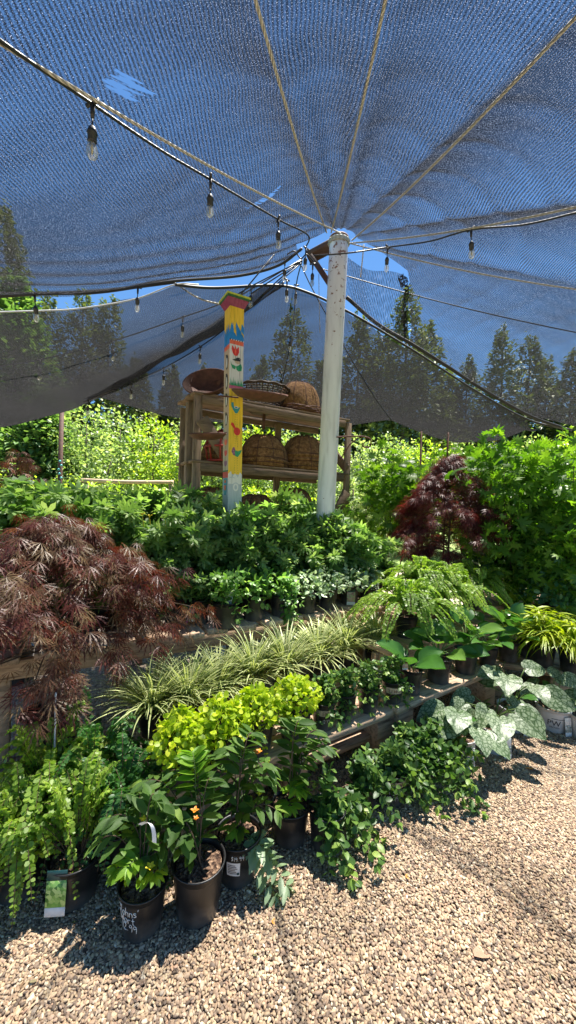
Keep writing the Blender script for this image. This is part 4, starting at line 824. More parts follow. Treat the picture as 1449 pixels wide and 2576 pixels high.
# ------------------------------------------------------------------ pots
def pot_mb(rt, H, seg=40):
    g = MB(); rb = rt * .79; pr = [(rb * .96, 0), (rb, .006), (rt * .955, H * .86), (rt * .965, H * .885), (rt * .985, H * .89), (rt * .99, H * .985), (rt * 1.03, H * .985), (rt * 1.035, H), (rt * 1.0, H + .002), (rt * .95, H), (rt * .93, H * .9), (rb * .93, .02)]
    g.lathe(pr, seg); return g
POTM = {}
def add_pot(root, rt, H, mat='pot'):
    k = (rt, H, mat)
    if k not in POTM:
        o_ = pot_mb(rt, H).build('pot', M[mat], root); 
        g = MB(); n = 22
        V = [(0, 0, H * .9)]; rn = [0.3, .6, .94]
        for r_ in rn:
            for i in range(n): V.append((rt * r_ * .93 * cos(2 * pi * i / n), rt * r_ * .93 * sin(2 * pi * i / n), H * .9 + random.uniform(-.006, .007)))
        F = [(0, 1 + i, 1 + (i + 1) % n) for i in range(n)]
        for q in range(2): F += [(1 + q * n + i, 1 + (q + 1) * n + i, 1 + (q + 1) * n + (i + 1) % n, 1 + q * n + (i + 1) % n) for i in range(n)]
        g.raw(V, F); s_ = g.build('soil', M['soil'], root, smooth=False); POTM[k] = (o_.data, s_.data)
    else:
        for nm, me in zip(('pot', 'soil'), POTM[k]): o_ = bpy.data.objects.new(nm, me); COL.objects.link(o_); o_.parent = root
def pot_r(rt, H, z): rb = rt * .79; return rb + (rt * .955 - rb) * min(1, z / (H * .86))
def write_on(root, text, rt, H, z, ang, size, mat='chalk', name='writing', slant=0.):
    """lettering wrapped round the pot; ang 0 = facing -Y (camera) in pot space"""
    cu = bpy.data.curves.new('t', 'FONT'); cu.body = text; cu.size = size; cu.align_x = 'CENTER'; cu.resolution_u = 2; cu.offset = size * .012
    ob = bpy.data.objects.new('t', cu); COL.objects.link(ob); dg = bpy.context.evaluated_depsgraph_get(); me = bpy.data.meshes.new_from_object(ob.evaluated_get(dg)); bpy.data.objects.remove(ob)
    me.name = name
    for v in me.vertices:
        x, y = v.co.x, v.co.y; hz = z + y + slant * x; r_ = pot_r(rt, H, hz) + .0016; a = ang + x / r_; v.co = (r_ * sin(a), -r_ * cos(a), hz)
    me.materials.clear(); me.materials.append(M[mat]); o_ = bpy.data.objects.new(name, me); COL.objects.link(o_); o_.parent = root
STK = {'J': [[(.1, .85), (.6, .85)], [(.4, .85), (.4, .2), (.25, .0), (.05, .12)]], 'o': [[(.3, .5), (.1, .4), (.08, .15), (.25, 0), (.42, .12), (.42, .38), (.3, .5)]], 'h': [[(.1, .95), (.08, 0)], [(.08, .35), (.25, .5), (.38, .38), (.4, 0)]], 'n': [[(.08, .5), (.08, 0)], [(.08, .35), (.25, .5), (.4, .35), (.4, 0)]], 's': [[(.38, .45), (.2, .5), (.1, .38), (.34, .2), (.3, .04), (.08, .02)]], "'": [[(.15, .95), (.08, .75)]],
'W': [[(.02, .85), (.15, 0), (.3, .5), (.45, 0), (.6, .85)]], 'r': [[(.08, .5), (.1, 0)], [(.1, .35), (.2, .5), (.36, .48)]], 't': [[(.2, .8), (.2, .05), (.32, .02)], [(.04, .5), (.38, .52)]], '1': [[(.15, .85), (.15, 0)]], '2': [[(.05, .7), (.2, .85), (.38, .7), (.3, .4), (.05, 0), (.42, .02)]], '9': [[(.38, .7), (.2, .85), (.06, .65), (.2, .48), (.38, .62), (.34, 0)]], '.': [[(.1, .02), (.14, .05)]], '$': [[(.38, .7), (.2, .78), (.08, .6), (.36, .3), (.25, .08), (.05, .15)], [(.22, .95), (.2, -.05)]],
'G': [[(.5, .75), (.28, .85), (.06, .5), (.2, .05), (.5, .1), (.5, .4), (.32, .4)]], 'C': [[(.5, .75), (.28, .85), (.06, .45), (.22, .02), (.5, .12)]], 'V': [[(.02, .85), (.25, 0), (.5, .88)]], 'i': [[(.12, .5), (.12, 0)], [(.12, .7), (.14, .74)]], 'c': [[(.38, .42), (.22, .5), (.08, .25), (.2, 0), (.38, .08)]], 'a': [[(.38, .45), (.15, .48), (.06, .2), (.22, 0), (.38, .2), (.38, .48), (.42, 0)]], 'm': [[(.06, .5), (.06, 0)], [(.06, .35), (.2, .5), (.28, .3), (.28, 0)], [(.28, .35), (.42, .5), (.5, .3), (.5, 0)]], ' ': []}
def hand(root, text, rt, H, z, ang, size, slant=0.):
    """marker handwriting as thin strokes on the pot wall"""
    g = MB(); wds = [.62 if c in 'WmGCVJ' else .28 if c in "1.i' " else .48 for c in text]; x0 = -sum(wds) / 2
    for c, w_ in zip(text, wds):
        jy = random.uniform(-.08, .08)
        for st in STK.get(c, []):
            P_ = []
            for (x, y) in smooth_path([(a, b_, 0) for a, b_ in st], 4)[:, :2]: X = (x0 + x) * size; hz = z + (y + jy) * size + slant * X; r_ = pot_r(rt, H, hz) + .0008; a = ang + X / r_; P_.append((r_ * sin(a), -r_ * cos(a), hz))
            g.tube(P_, size * .038, 4)
        x0 += w_
    return g.build('handwriting', M['chalk'], root)
def band(root, rt, H, z0, z1, a0, a1, mat, name='label_band', off=.0009):
    g = MB(); n = 16; V = []
    for i in range(n):
        a = a0 + (a1 - a0) * i / (n - 1)
        for z in (z0, z1): r_ = pot_r(rt, H, z) + off; V.append((r_ * sin(a), -r_ * cos(a), z))
    g.raw(V, [(2 * i, 2 * i + 2, 2 * i + 3, 2 * i + 1) for i in range(n - 1)]); return g.build(name, M[mat], root)
def card_tag(root, pos, rz, w_, hh, tilt, pic, foot='tagwhite', top='tagdark', name='plant_tag', split=(.2, .78), ink=False):
    g = MB(); ms = [M[top], M[pic], M[foot]]; zs = [0, split[0], split[1], 1]; mi = [2, 1, 0]
    for i in range(3): g.box((0, 0, hh * (zs[i] + zs[i + 1]) / 2), (w_, .0016, hh * (zs[i + 1] - zs[i]) - .0006), mi=mi[i], bev=.0003)
    g.lathe([(.001, 0), (w_ * .42, 0), (w_ * .42, .0015), (.001, .0015)], 14) if False else None
    o_ = g.build(name, ms, root, pos); o_.rotation_euler = (tilt, random.uniform(-.08, .12), rz); return o_
# ------------------------------------------------------------------ plant makers
def unit(a): return np.array([cos(a), sin(a), 0.])
UP = np.array([0, 0, 1.])
def stems(ends, tm, lf, sp, z0, mat, root, t0=.15, alt=False, r=.002, smat='stemgreen', rise=.45, spread=1., lw=1., droopl=.0, tipc=4, jit=.25, base_r=.04, name='foliage', pend=None, tip_sc=.9):
    """ends: list of end points relative to the pot; leaves in pairs along each stem"""
    g = MB(); gs = MB(); P_, Y_, N_, S_, R_ = [], [], [], [], []
    for e_ in ends:
        e_ = np.asarray(e_, float); b0 = np.array([random.gauss(0, base_r), random.gauss(0, base_r), z0]); mid = (b0 + e_) / 2; L0 = np.linalg.norm(e_ - b0)
        c = np.array([b0[0] + (e_[0] - b0[0]) * .3, b0[1] + (e_[1] - b0[1]) * .3, max(b0[2], e_[2]) + rise * L0 * .35]); pts_ = bez(b0, c, e_, 12); gs.tube(pts_, [r, r * .6], 4)
        n = max(2, int(L0 * 1.1 / sp)); sr = random.random() * .25
        for k in range(n):
            t = t0 + (1 - t0) * k / (n - 1); i = min(10.999, t * 11); a = int(i); p = pts_[a] * (1 - (i - a)) + pts_[a + 1] * (i - a); d = pts_[min(11, a + 1)] - pts_[a]; d /= np.linalg.norm(d) + 1e-9
            side = np.cross(d, UP); side /= np.linalg.norm(side) + 1e-6
            if not (tm is OVAL or tm is LANCE): side = side * cos(k * 1.57) + np.cross(side, d) * sin(k * 1.57)
            tp_ = sin(pi * min(1, .25 + .75 * t * .95)) ** .5 if t > .5 else 1
            for s in ((-1, 1) if not alt else ((-1) ** k,)):
                y = side * s * spread + d * .45 + UP * (.15 - droopl) + rng.normal(0, jit, 3) * .6; P_.append(p); Y_.append(y); N_.append(UP + rng.normal(0, jit, 3)); S_.append(lf * (.65 + .35 * tp_) * random.uniform(.8, 1.15)); R_.append(min(1, random.random() * .75 + sr * t + (.2 if t > .9 else 0)))
        for k in range(tipc):
            a = 2 * pi * k / max(1, tipc) + random.random(); y = unit(a) * .7 + d * 1.0; P_.append(pts_[-1]); Y_.append(y); N_.append(UP + .3 * unit(a + 2)); S_.append(lf * tip_sc * random.uniform(.5, .9)); R_.append(random.uniform(.6, 1))
    g.inst(tm, P_, Y_, N_, np.array(S_)[:, None] * np.array([lw, 1, 1]), np.array(R_)); o_ = g.build(name, G[mat], root); gs.build('stems', M[smat], root); return o_
def mound(n, tm, lf, R, H, z0, mat, root, name='foliage', trail=0, flat_=.5, stem=True, lo=-.2, smat='stemgreen', up=.5):
    """dense mound of leaves over a dome"""
    g = MB(); th_ = rng.random(n) * 2 * pi; u = rng.uniform(lo, 1, n); rr_ = np.sqrt(np.clip(1 - u * u, 0, 1)) * R * rng.uniform(.55, 1.08, n) * (1 + .18 * np.sin(th_ * 3 + 1) + .1 * np.sin(th_ * 7)); z = z0 + u * H * rng.uniform(.7, 1.1, n)
    P_ = np.stack([rr_ * np.cos(th_), rr_ * np.sin(th_), z], 1); out = np.stack([np.cos(th_), np.sin(th_), np.zeros(n)], 1)
    Y_ = out * rng.uniform(.3, 1.2, (n, 1)) + UP * rng.normal(.15, .4, (n, 1)) + rng.normal(0, .35, (n, 3)); N_ = out * .5 + UP * up + rng.normal(0, .35, (n, 3))
    g.inst(tm, P_, Y_, N_, lf * rng.uniform(.55, 1.2, n)); g.build(name, G[mat], root)
    if stem:
        gs = MB()
        for i in range(0, n, max(1, n // 26)): gs.tube(bez((P_[i][0] * .15, P_[i][1] * .15, z0 - H * .3), (P_[i][0] * .5, P_[i][1] * .5, z0 + H * .4), P_[i], 5), .0016, 4)
        gs.build('stems', M[smat], root)
def fern(root, z0, n, ln, mat, droop=1., leaflet=.02, sp=.011, tm=SMALLR, spread=1., arc=None, upr=.9, seed=None, bip=False, wprof=.16, jit=.1):
    g = MB(); gs = MB(); P_, Y_, N_, S_, R_ = [], [], [], [], []
    for k in range(n):
        a = (2 * pi * k / n + random.uniform(-.3, .3)) if arc is None else random.uniform(*arc); l = ln * random.uniform(.55, 1.1); q = random.random(); out = unit(a) * l * (.25 + .75 * q) * spread
        e_ = out + UP * (z0 + l * (upr * (1 - q) - droop * .45 * q)); b0 = unit(a) * .02 + UP * z0; c = out * .45 + UP * (z0 + l * (.75 + .2 * (1 - q))); m_ = 22; pts_ = bez(b0, c, e_, m_); gs.tube(pts_, [.002, .0008], 4); sh = random.random() * .5
        seg = np.linalg.norm(np.diff(pts_, axis=0), axis=1).sum(); nn_ = int(seg * .85 / sp)
        for i in range(nn_):
            t = .18 + .82 * i / nn_; f = t * (m_ - 1.001); j = int(f); p = pts_[j] * (1 - f + j) + pts_[j + 1] * (f - j); d = pts_[j + 1] - pts_[j]; d /= np.linalg.norm(d); side = np.cross(d, UP); side /= np.linalg.norm(side) + 1e-6; nr = np.cross(side, d)
            pr = (sin(pi * min(1, (t - .18) / .82 * .93 + .07)) ** .7)
            for s in (-1, 1):
                w_ = leaflet * (.4 + .8 * pr)
                if bip:
                    L2 = wprof * l * pr; m2 = max(2, int(L2 / leaflet * 1.3))
                    for q2 in range(m2):
                        pp = p + (side * s + d * .35) * L2 * (q2 + .5) / m2 - UP * .12 * L2 * ((q2 + .5) / m2) ** 2
                        for s2 in (-1, 1): P_.append(pp); Y_.append(d * s2 + side * s * .5 + rng.normal(0, .2, 3)); N_.append(nr + rng.normal(0, .25, 3)); S_.append(leaflet * random.uniform(.7, 1.1)); R_.append(min(1, sh + random.random() * .5))
                else:
                    P_.append(p); Y_.append(side * s + d * .25 - UP * .12 + rng.normal(0, jit, 3)); N_.append(nr + rng.normal(0, jit * 1.3, 3)); S_.append(w_); R_.append(min(1, sh + random.random() * .5))
    g.inst(tm, P_, Y_, N_, np.array(S_), np.array(R_)); g.build('fronds', G[mat], root); gs.build('stalks', M['stembrown'], root)
def tuft(root, z0, n, ln, mat, tm=BLADE, wsc=1., R=.03, lean=.75):
    g = MB(); a = rng.random(n) * 2 * pi; q = rng.random(n) ** .8 * lean; out = np.stack([np.cos(a), np.sin(a), np.zeros(n)], 1)
    P_ = out * (R * rng.random((n, 1))) + UP * z0; Y_ = out * np.sin(q)[:, None] + UP * np.cos(q)[:, None] + rng.normal(0, .12, (n, 3)); N_ = UP * .3 + -out * 1.0
    N_ = -out + UP * .2
    l = ln * rng.uniform(.55, 1.1, n); g.inst(tm, P_, Y_, N_, np.stack([l * wsc, l, l], 1)); g.build('blades', G[mat], root)
def rosette(root, z0, n, lf, mat, tm=BERG, stalk=.1, lo=.3, hi=1.2, arc=None, sw=.0035, smat='stemgreen', name='leaves', R0_=.0, tiltn=.5, hang=.3, face=0.):
    g = MB(); gs = MB()
    for k in range(n):
        a = 2 * pi * k / n + random.uniform(-.35, .35) if arc is None else arc[k % len(arc)]; el = random.uniform(lo, hi); d = unit(a) * cos(el) + UP * sin(el); s = stalk * random.uniform(.7, 1.2); b0 = unit(a) * .015 + UP * z0; p = b0 + d * s
        gs.tube(bez(b0, b0 + UP * s * .6, p, 5), [sw, sw * .7], 5); d2 = unit(a) * (cos(el) + .5) + UP * (sin(el) - hang) + np.array([0, -face, 0])
        sz = lf * random.uniform(.7, 1.12); g.inst(tm, [p], [d2 + rng.normal(0, .12, 3)], [UP * 1.0 - unit(a) * tiltn + np.array([0, -face * 1.2, 0]) + rng.normal(0, .2, 3)], sz, np.array([random.random()]))
    g.build(name, G[mat], root); gs.build('leaf_stalks', M[smat], root)
def weeping(root, c, R, H, n, lf, mat, tiers=7, seed=1, branches=18, smat='stembrown', trunk_h=None, trunk_r=.012):
    """laceleaf dome: arching branches, dissected leaves hanging in tiers"""
    rs = np.random.default_rng(seed); g = MB(); gs = MB(); P_, Y_, N_, S_, R_ = [], [], [], [], []
    zt_ = c[2] + H
    tpz = [(0, 0, 0), (.02, 0, c[2] + H * .4), (-.02, .01, c[2] + H * .75), (0, 0, zt_ * .98)]; gs.tube(smooth_path(tpz, 5), [trunk_r, trunk_r * .5], 7)
    nb_ = branches * tiers
    for k in range(nb_):
        ti = k % tiers; f = (ti + .5) / tiers; f = min(1., max(.05, f + rs.normal(0, .04))); a = rs.random() * 2 * pi; rad = R * (1 - (1 - f) ** 2.0 * .75) ** .8 * rs.uniform(.72, 1.08) if True else 0
        rad *= (.5 + .5 * min(1, f * 3)) * (1.12 if ti % 2 else .9); z1 = zt_ - f * H; out = unit(a); b0 = np.array([0, 0, z1 + .10 * H * rs.random()]); e_ = out * rad + UP * (z1 - .10 * H * rs.random()); cc = out * rad * .6 + UP * (z1 + .22 * H * (1 - f * .4)); pts_ = bez(b0, cc, e_, 10); gs.tube(pts_, [.005 * trunk_r / .012, .0012], 4)
        m_ = int(n / nb_)
        for q in range(m_):
            t = rs.uniform(.25, 1) ** .6; i = min(8, int(t * 9)); p = pts_[i] + (pts_[i + 1] - pts_[i]) * (t * 9 - i) + rs.normal(0, .022 * R / .5, 3); aa = a + rs.normal(0, .9); y = unit(aa) * rs.uniform(.4, 1) - UP * rs.uniform(.1, .7); P_.append(p); Y_.append(y); N_.append(UP + unit(aa) * .6 + rs.normal(0, .25, 3)); S_.append(lf * rs.uniform(.7, 1.2)); R_.append(rs.random())
    g.inst(LACE, P_, Y_, N_, np.array(S_), np.array(R_)); g.build('foliage', G[mat], root, loc=(c[0], c[1], 0)); gs.build('branches', M[smat], root, loc=(c[0], c[1], 0))
def flower(root, pos, col, s=.02, n=5, name='flower'):
    g = MB(); g.inst(OVALW, [pos] * n, [unit(2 * pi * k / n) * .8 + UP * .5 for k in range(n)], [UP] * n, s); g.lathe([(.001, -.3 * s), (.35 * s, 0), (.2 * s, .3 * s), (.001, .4 * s)], 8, pos); g.build(name, PET[col], root)
# ------------------------------------------------------------------ ground row of pots
def base(px, py, h=0.): p = at_h(px, py, h); return Vector((p.x, p.y, h))
def rel(b_, px, py, dy=0.):       # point seen at that direction, dy further away than the pot, relative to it
    p = at_y(px, py, b_.y + dy); return p - b_
b_ = base(50, 2232); t = thing('potted_fern', 'bright green fern in a black pot on the gravel, cut off by the left edge', 'potted fern', b_, 0, 'ferns in black pots on the gravel')
add_pot(t, .092, .17); fern(t, .15, 80, .30, 'fern', droop=.75, leaflet=.019, sp=.011, jit=.35); card_tag(t, (-.055, -.10, .03), .2, .06, .12, -.15, 'picgreen')
b_ = base(188, 2250); t = thing('potted_fern', 'bright fern, picture tag hooked on its black pot, second from left on the gravel', 'potted fern', b_, 0, 'ferns in black pots on the gravel')
add_pot(t, .092, .16); fern(t, .14, 60, .34, 'fern', droop=.6, leaflet=.019, sp=.011, arc=(.0, 3.9), upr=1.2, jit=.35); card_tag(t, (-.012, -.105, .03), .1, .066, .145, -.12, 'picgreen')
b_ = base(305, 2165); t = thing('potted_fern', 'deep green ladder-leaved fern behind the pot with white handwriting', 'potted fern', b_, 0, 'ferns in black pots on the gravel')
add_pot(t, .085, .16); fern(t, .15, 60, .34, 'fern_dark', droop=.7, leaflet=.022, sp=.011, tm=OVALW, upr=.9, jit=.3)
b_ = base(120, 2120); t = thing('potted_fern', 'tall bright fern behind the two leftmost gravel pots, under the bronze maple', 'potted fern', b_, 0, 'ferns in black pots on the gravel')
add_pot(t, .09, .17); fern(t, .16, 110, .44, 'fern', droop=.9, leaflet=.021, sp=.012, upr=.85, jit=.35)
b_ = base(232, 2080); t = thing('potted_fern', 'mid green fern between the bronze maple and the striped grass, in deep shade', 'potted fern', b_, 0, 'ferns in black pots on the gravel')
add_pot(t, .09, .17); fern(t, .16, 60, .42, 'fern_dark', droop=.9, leaflet=.02, sp=.012, tm=OVALW, upr=1.0, jit=.35)
def hyper(b_, label, rt, H, ends, lf=.075, sp=.034, young=None, **k):
    t = thing('potted_shrub', label, 'potted plant', b_, 0, 'broad-leaved shrubs in black pots on the gravel'); add_pot(t, rt, H)
    ends = [(x * 1.25 + random.gauss(0, .02), y * 1.2 + random.gauss(0, .02), H + (z - H) * .86) for x, y, z in ends]
    stems(ends, OVAL, lf, sp * 1.15, H * .9, 'hyper', t, r=.0024, smat='stembrown', base_r=.012, jit=.26, rise=.95, lw=.95, droopl=.22)
    if young: stems(young, OVAL, lf * .8, sp * .55, H * .9, 'lime', t, r=.002, base_r=.01, jit=.25, t0=.4, tipc=5, name='young_shoots')
    return t
b_ = base(358, 2326); t = hyper(b_, 'shrub in the nearest black pot, with white handwriting and one yellow bud', .080, .155, [(-.09, .04, .36), (.0, .06, .46), (.08, .05, .42), (-.13, .02, .30), (.11, .0, .30), (-.04, .08, .40), (.05, .03, .36)], lf=.08, young=[(-.03, -.05, .25), (.05, -.04, .22), (-.08, -.03, .22)])
for tx_, z, a in (("Johns'", .105, -.33), ('Wort', .078, -.38), ('12.99', .050, -.30)): hand(t, tx_, .080, .155, z, a, .030, slant=-.08)
flower(t, rel(b_, 378, 2182, -.06), 'yellow', .018, 5); flower(t, rel(b_, 360, 2062, .02), 'yellow', .016, 4)
g = MB(); g.tube(bez(rel(b_, 355, 2060, .0), rel(b_, 388, 2065, -.02), rel(b_, 390, 2110, -.02), 10), [.004, .001], 3)
V = []; ribbon = bez(rel(b_, 352, 2075, -.02), rel(b_, 390, 2050, -.05), rel(b_, 388, 2120, -.05), 12)
g = MB()
for i, p in enumerate(ribbon): V += [tuple(p + np.array([-.007, 0, .002])), tuple(p + np.array([.007, 0, -.002]))]
g.raw(V, [(2 * i, 2 * i + 1, 2 * i + 3, 2 * i + 2) for i in range(11)]); g.build('plant_tag', M['tagwhite'], t)
b_ = base(497, 2288); t = hyper(b_, 'shrub with large oval leaves and orange bloom in the widest pot with open soil', .092, .185, [(-.13, -.05, .26), (-.09, .0, .33), (-.16, .02, .36), (-.04, .05, .42), (.03, .08, .46), (-.10, .09, .46), (-.02, .10, .52), (-.19, .08, .42)], lf=.082, young=[(-.06, .1, .5)])
flower(t, rel(b_, 490, 2040, -.02), 'orange', .017, 4); flower(t, rel(b_, 492, 2060, -.02), 'orange', .013, 5)
b_ = base(597, 2198); t = hyper(b_, 'tall shrub with an orange flower, in the black pot with a white printed sticker', .088, .17, [(.03, .03, .50), (.09, .01, .44), (-.05, .06, .48), (.12, .06, .38), (-.09, .05, .40), (.02, .08, .56), (.11, -.01, .30), (-.06, .02, .33)], lf=.078, young=[(.0, -.03, .20), (-.015, -.02, .19)])
band(t, .088, .17, .065, .118, -.42, .22, 'tagwhite', 'sticker')
for i in range(6): band(t, .088, .17, .074 + i * .0065, .077 + i * .0065, -.36, .1 - .05 * (i % 3), 'ink' if i > 3 else 'inkbrown', 'print_line', .0013)
band(t, .088, .17, .07, .080, .08, .19, 'tagdark', 'print_mark', .0014); hand(t, '$19.99', .088, .17, .126, .1, .02)
flower(t, rel(b_, 648, 1893, .0), 'orange', .02, 6); flower(t, rel(b_, 652, 1998, -.02), 'yellow', .014, 4)
stems([(.19, -.08, .04), (.15, -.10, .02)], OVAL, .07, .026, .15, 'hyper_back', t, r=.0025, smat='stemgreen', base_r=.01, jit=.15, rise=.7, t0=.35, name='drooping_sprig')
b_ = base(728, 2108); t = hyper(b_, 'shrub with a tall ladder-like sprig, in the pot right of the stickered one', .085, .155, [(.02, .05, .52), (.13, .05, .40), (-.02, .10, .47), (.08, .1, .44), (.05, .02, .34)], lf=.085, sp=.03, young=[(.02, -.03, .24), (.0, -.05, .18), (.05, .0, .22)])
def vinca(b_, label, rt, H, n, R_, h0=(.0, .14), arc=(-2.6, .6), lf=.036, up=6, name='potted_vinca', grp='trailing vinca plants', sp=.022):
    t = thing(name, label, 'potted plant', b_, 0, grp); add_pot(t, rt, H); ends = []
    for k in range(n): a = random.uniform(*arc); r_ = R_ * random.uniform(.55, 1.1); ends.append((r_ * cos(a), r_ * sin(a), random.uniform(*h0)))
    for k in range(up): a = random.random() * 6.28; r_ = rt * random.uniform(.2, 1.3); ends.append((r_ * cos(a), r_ * sin(a), H + random.uniform(.03, .13)))
    stems(ends, OVALW, lf, sp, H * .9, 'vinca', t, r=.0013, base_r=rt * .45, jit=.4, rise=.9, t0=.08, droopl=.1, tipc=3)
    return t
vinca(base(820, 2122), 'trailing vinca in a black pot just right of the ladder-leaved shrub', .080, .16, 16, .22, (.0, .12), (-1.9, .5), lf=.045)
vinca(base(912, 2030), 'trailing vinca spilling from a dark pot between two gravel-row pots', .070, .15, 20, .22, lf=.04, up=12)
b_ = base(978, 2008); t = vinca(b_, 'trailing vinca in a black pot with a tan band and a handwritten price', .086, .16, 22, .26, lf=.042, arc=(-.7, 1.6), up=12)
band(t, .086, .16, .105, .135, -.6, .9, 'tan_label'); write_on(t, 'NTUM', .086, .16, .111, .15, .026, 'inkbrown'); hand(t, 'Vinca m', .086, .16, .074, .0, .03); hand(t, '$12.99', .086, .16, .040, -.1, .03)
vinca(base(1062, 1955), 'dense mound of vinca hiding its pot, right of the tan-banded gravel pot', .08, .15, 34, .27, (.0, .2), (-3.0, .5), up=20, lf=.042)
vinca(base(1100, 1925), 'vinca growing under the big silver-veined leaves, nearest to the white pots', .075, .15, 20, .2, (.0, .14), (-3.0, .5), up=14, lf=.04)
# silver-veined plants in white pots
def brun(b_, label, n, arc, rz=0, lf=.165, H=.15, rt=.10, stalk=.16, tagp=None):
    t = thing('potted_plant', label, 'potted plant', b_, 0, 'silver-veined plants in white pots'); add_pot(t, rt, H, 'whitepot'); rosette(t, H * .9, n, lf, 'brun', BRUN, stalk, .5, 1.35, arc=arc, sw=.0045, tiltn=.3, hang=.95, face=.55); rosette(t, H * .9, 4, lf * .5, 'berg', BRUN, stalk * .6, .5, 1.2, sw=.003, name='young_leaves')
    band(t, rt, H, .10, .104, -.7, .3, 'ink', 'print_line'); write_on(t, 'PW', rt, H, .055, -.55, .05, 'ink'); write_on(t, 'PROVEN', rt, H, .038, -.5, .015, 'ink')
    card_tag(t, (.03 if tagp is None else tagp, -rt - .006, .005), .1, .045, .12, -.06, 'picgrey', top='tagwhite', split=(.22, .6)); return t
brun(base(1150, 1908), 'silver-veined plant whose big pointed leaf hangs left, in the white pot by the vinca', 9, [-2.4, -1.9, -1.4, -2.9, -.9, 2.6, 1.4, .6, -2.1])
brun(base(1240, 1882), 'silver-veined plant with the largest pointed leaf, second white pot from the left', 9, [-1.1, -1.9, -2.6, .2, 2.4, 1.5, .8, 3.0, -.6], lf=.17, stalk=.19)
brun(base(1290, 1830), 'silver-veined plant with broad high leaves under the bench pots, third white pot', 8, [-1.5, -2.5, -.5, 2.8, .4, 1.4, -2.0, 2.2], lf=.175, stalk=.24)
brun(base(1390, 1830), 'silver-veined plant in a white pot with printed letters and a picture tag', 4, [3.0, 0.2, 2.0, 1.0], lf=.17, rt=.105, H=.155, stalk=.17)
brun(base(1474, 1856), 'silver-veined plant in the white pot cut off by the right edge', 4, [2.9, 1.4, 2.0, .6], lf=.15, rt=.10, stalk=.15)
vinca(base(1010, 1935), 'small-leaved vine sprouting below the bench leg', .06, .12, 10, .12, (.0, .2), (-3, 3), up=14, lf=.035)
tag_ = None
# ------------------------------------------------------------------ low bench, front row
BH = .28
def jenny(b_, label, rt=.088, H=.165):
    t = thing('potted_creeper', label, 'potted plant', b_, 0, 'golden round-leaved creepers on the low bench'); add_pot(t, rt, H); mound(560, ROUND, .027, .112, .13, H * .98, 'jenny', t, lo=-.15); ends = [(random.uniform(.07, .13) * cos(a), random.uniform(.07, .13) * sin(a), H - random.uniform(.03, .14)) for a in [random.uniform(-3, .4) for _ in range(7)]]
    stems(ends, ROUND, .024, .016, H * .95, 'jenny', t, r=.0012, base_r=.05, tipc=2, name='trailing_stems'); return t
jenny(base(455, 1962, BH), 'golden round-leaved creeper, first of four along the low bench, by the fern')
jenny(base(555, 1925, BH), 'golden round-leaved creeper, second of four, in front of the striped grass')
jenny(base(643, 1884, BH), 'golden round-leaved creeper mounded over a fully visible black pot, third of four')
jenny(base(740, 1848, BH), 'golden round-leaved creeper, last of four, beside the tan-banded vinca pot')
def svin(px, py, label, n=10, **k):
    t = vinca(base(px, py, BH), label, .064, .145, n, .12, (.02, .15), (-3.0, .2), lf=.034, up=22, grp='small vinca pots on the low bench'); return t
t = svin(812, 1828, 'small-leaved vine in a tan-banded pot next to the last golden creeper'); band(t, .064, .145, .085, .115, -.9, .9, 'tan_label'); write_on(t, 'EMO', .064, .145, .090, .3, .028, 'inkbrown'); hand(t, '12.99', .064, .145, .05, .2, .02)
svin(866, 1806, 'small-leaved vine trailing below its pot, second of four vinca pots on the low bench')
svin(925, 1786, 'small-leaved vine with a bright young shoot in a plain black bench pot', 5)
t = svin(985, 1770, 'small-leaved vine in a tan-banded pot at the corner of the low bench', 12); band(t, .064, .145, .085, .12, -.9, .9, 'tan_label'); write_on(t, 'LEMON', .064, .145, .091, .2, .028, 'inkbrown')
def berg(px, py, label, n=9, lf=.12, rt=.075, H=.155, st=.09, h=.30, rz=0, arc=None, hi=1.25):
    t = thing('potted_plant', label, 'potted plant', base(px, py, h), 0, 'glossy broad-leaved plants on the low bench'); add_pot(t, rt, H); rosette(t, H * .9, n, lf, 'berg', BERG, st, .45, hi, sw=.004, arc=arc, tiltn=.8, face=.35, hang=-.1); return t
t = berg(1033, 1740, 'plant with two large upright glossy leaves and a red tag, pot lettered GC', 6, .20, .068, .15, .06, arc=[1.9, .6, -2.4, -1.1, 2.8, -.2], hi=1.3); hand(t, 'GC', .068, .15, .03, -.25, .036); card_tag(t, (-.05, -.03, .15), .1, .035, .05, -.1, 'tagwhite' if False else 'picpink', top='tagred')
berg(1102, 1712, 'glossy broad-leaved plant with a dense fan of stalks, in the large black pot', 18, .135, .085, .165, .13)
berg(1170, 1690, 'glossy broad-leaved plant with tall upright leaves, third from left of its kind', 12, .165, .082, .165, .18)
berg(1226, 1672, 'glossy broad-leaved plant with round leaves over a small black pot, fourth of its kind', 11, .13, .07, .15, .11)
berg(1278, 1660, 'broad-leaved plant with one pale leaf hanging in front of its pot', 12, .15, .075, .15, .18)
berg(1325, 1648, 'dense broad-leaved plant left of the lime grasses, low leaf lying on the bench', 20, .13, .08, .15, .17)
def hak(px, py, label):
    t = thing('potted_grass', label, 'potted grass', base(px, py, .28), 0, 'lime grasses at the right edge'); add_pot(t, .095, .165); tuft(t, .15, 320, .42, 'hakone', BLADE2, 1.0, .05, .75); stems([(random.uniform(-.14, .14), random.uniform(-.12, .12), random.uniform(.25, .42)) for _ in range(14)], LANCE, .1, .035, .15, 'hakone', t, r=.0015, alt=True, smat='stembrown', tipc=2, name='leafy_stems'); return t
hak(1362, 1672, 'lime green grass in a black pot, the left one of two at the right edge')
hak(1440, 1690, 'lime green grass in a wide black pot, the right one of two at the right edge')
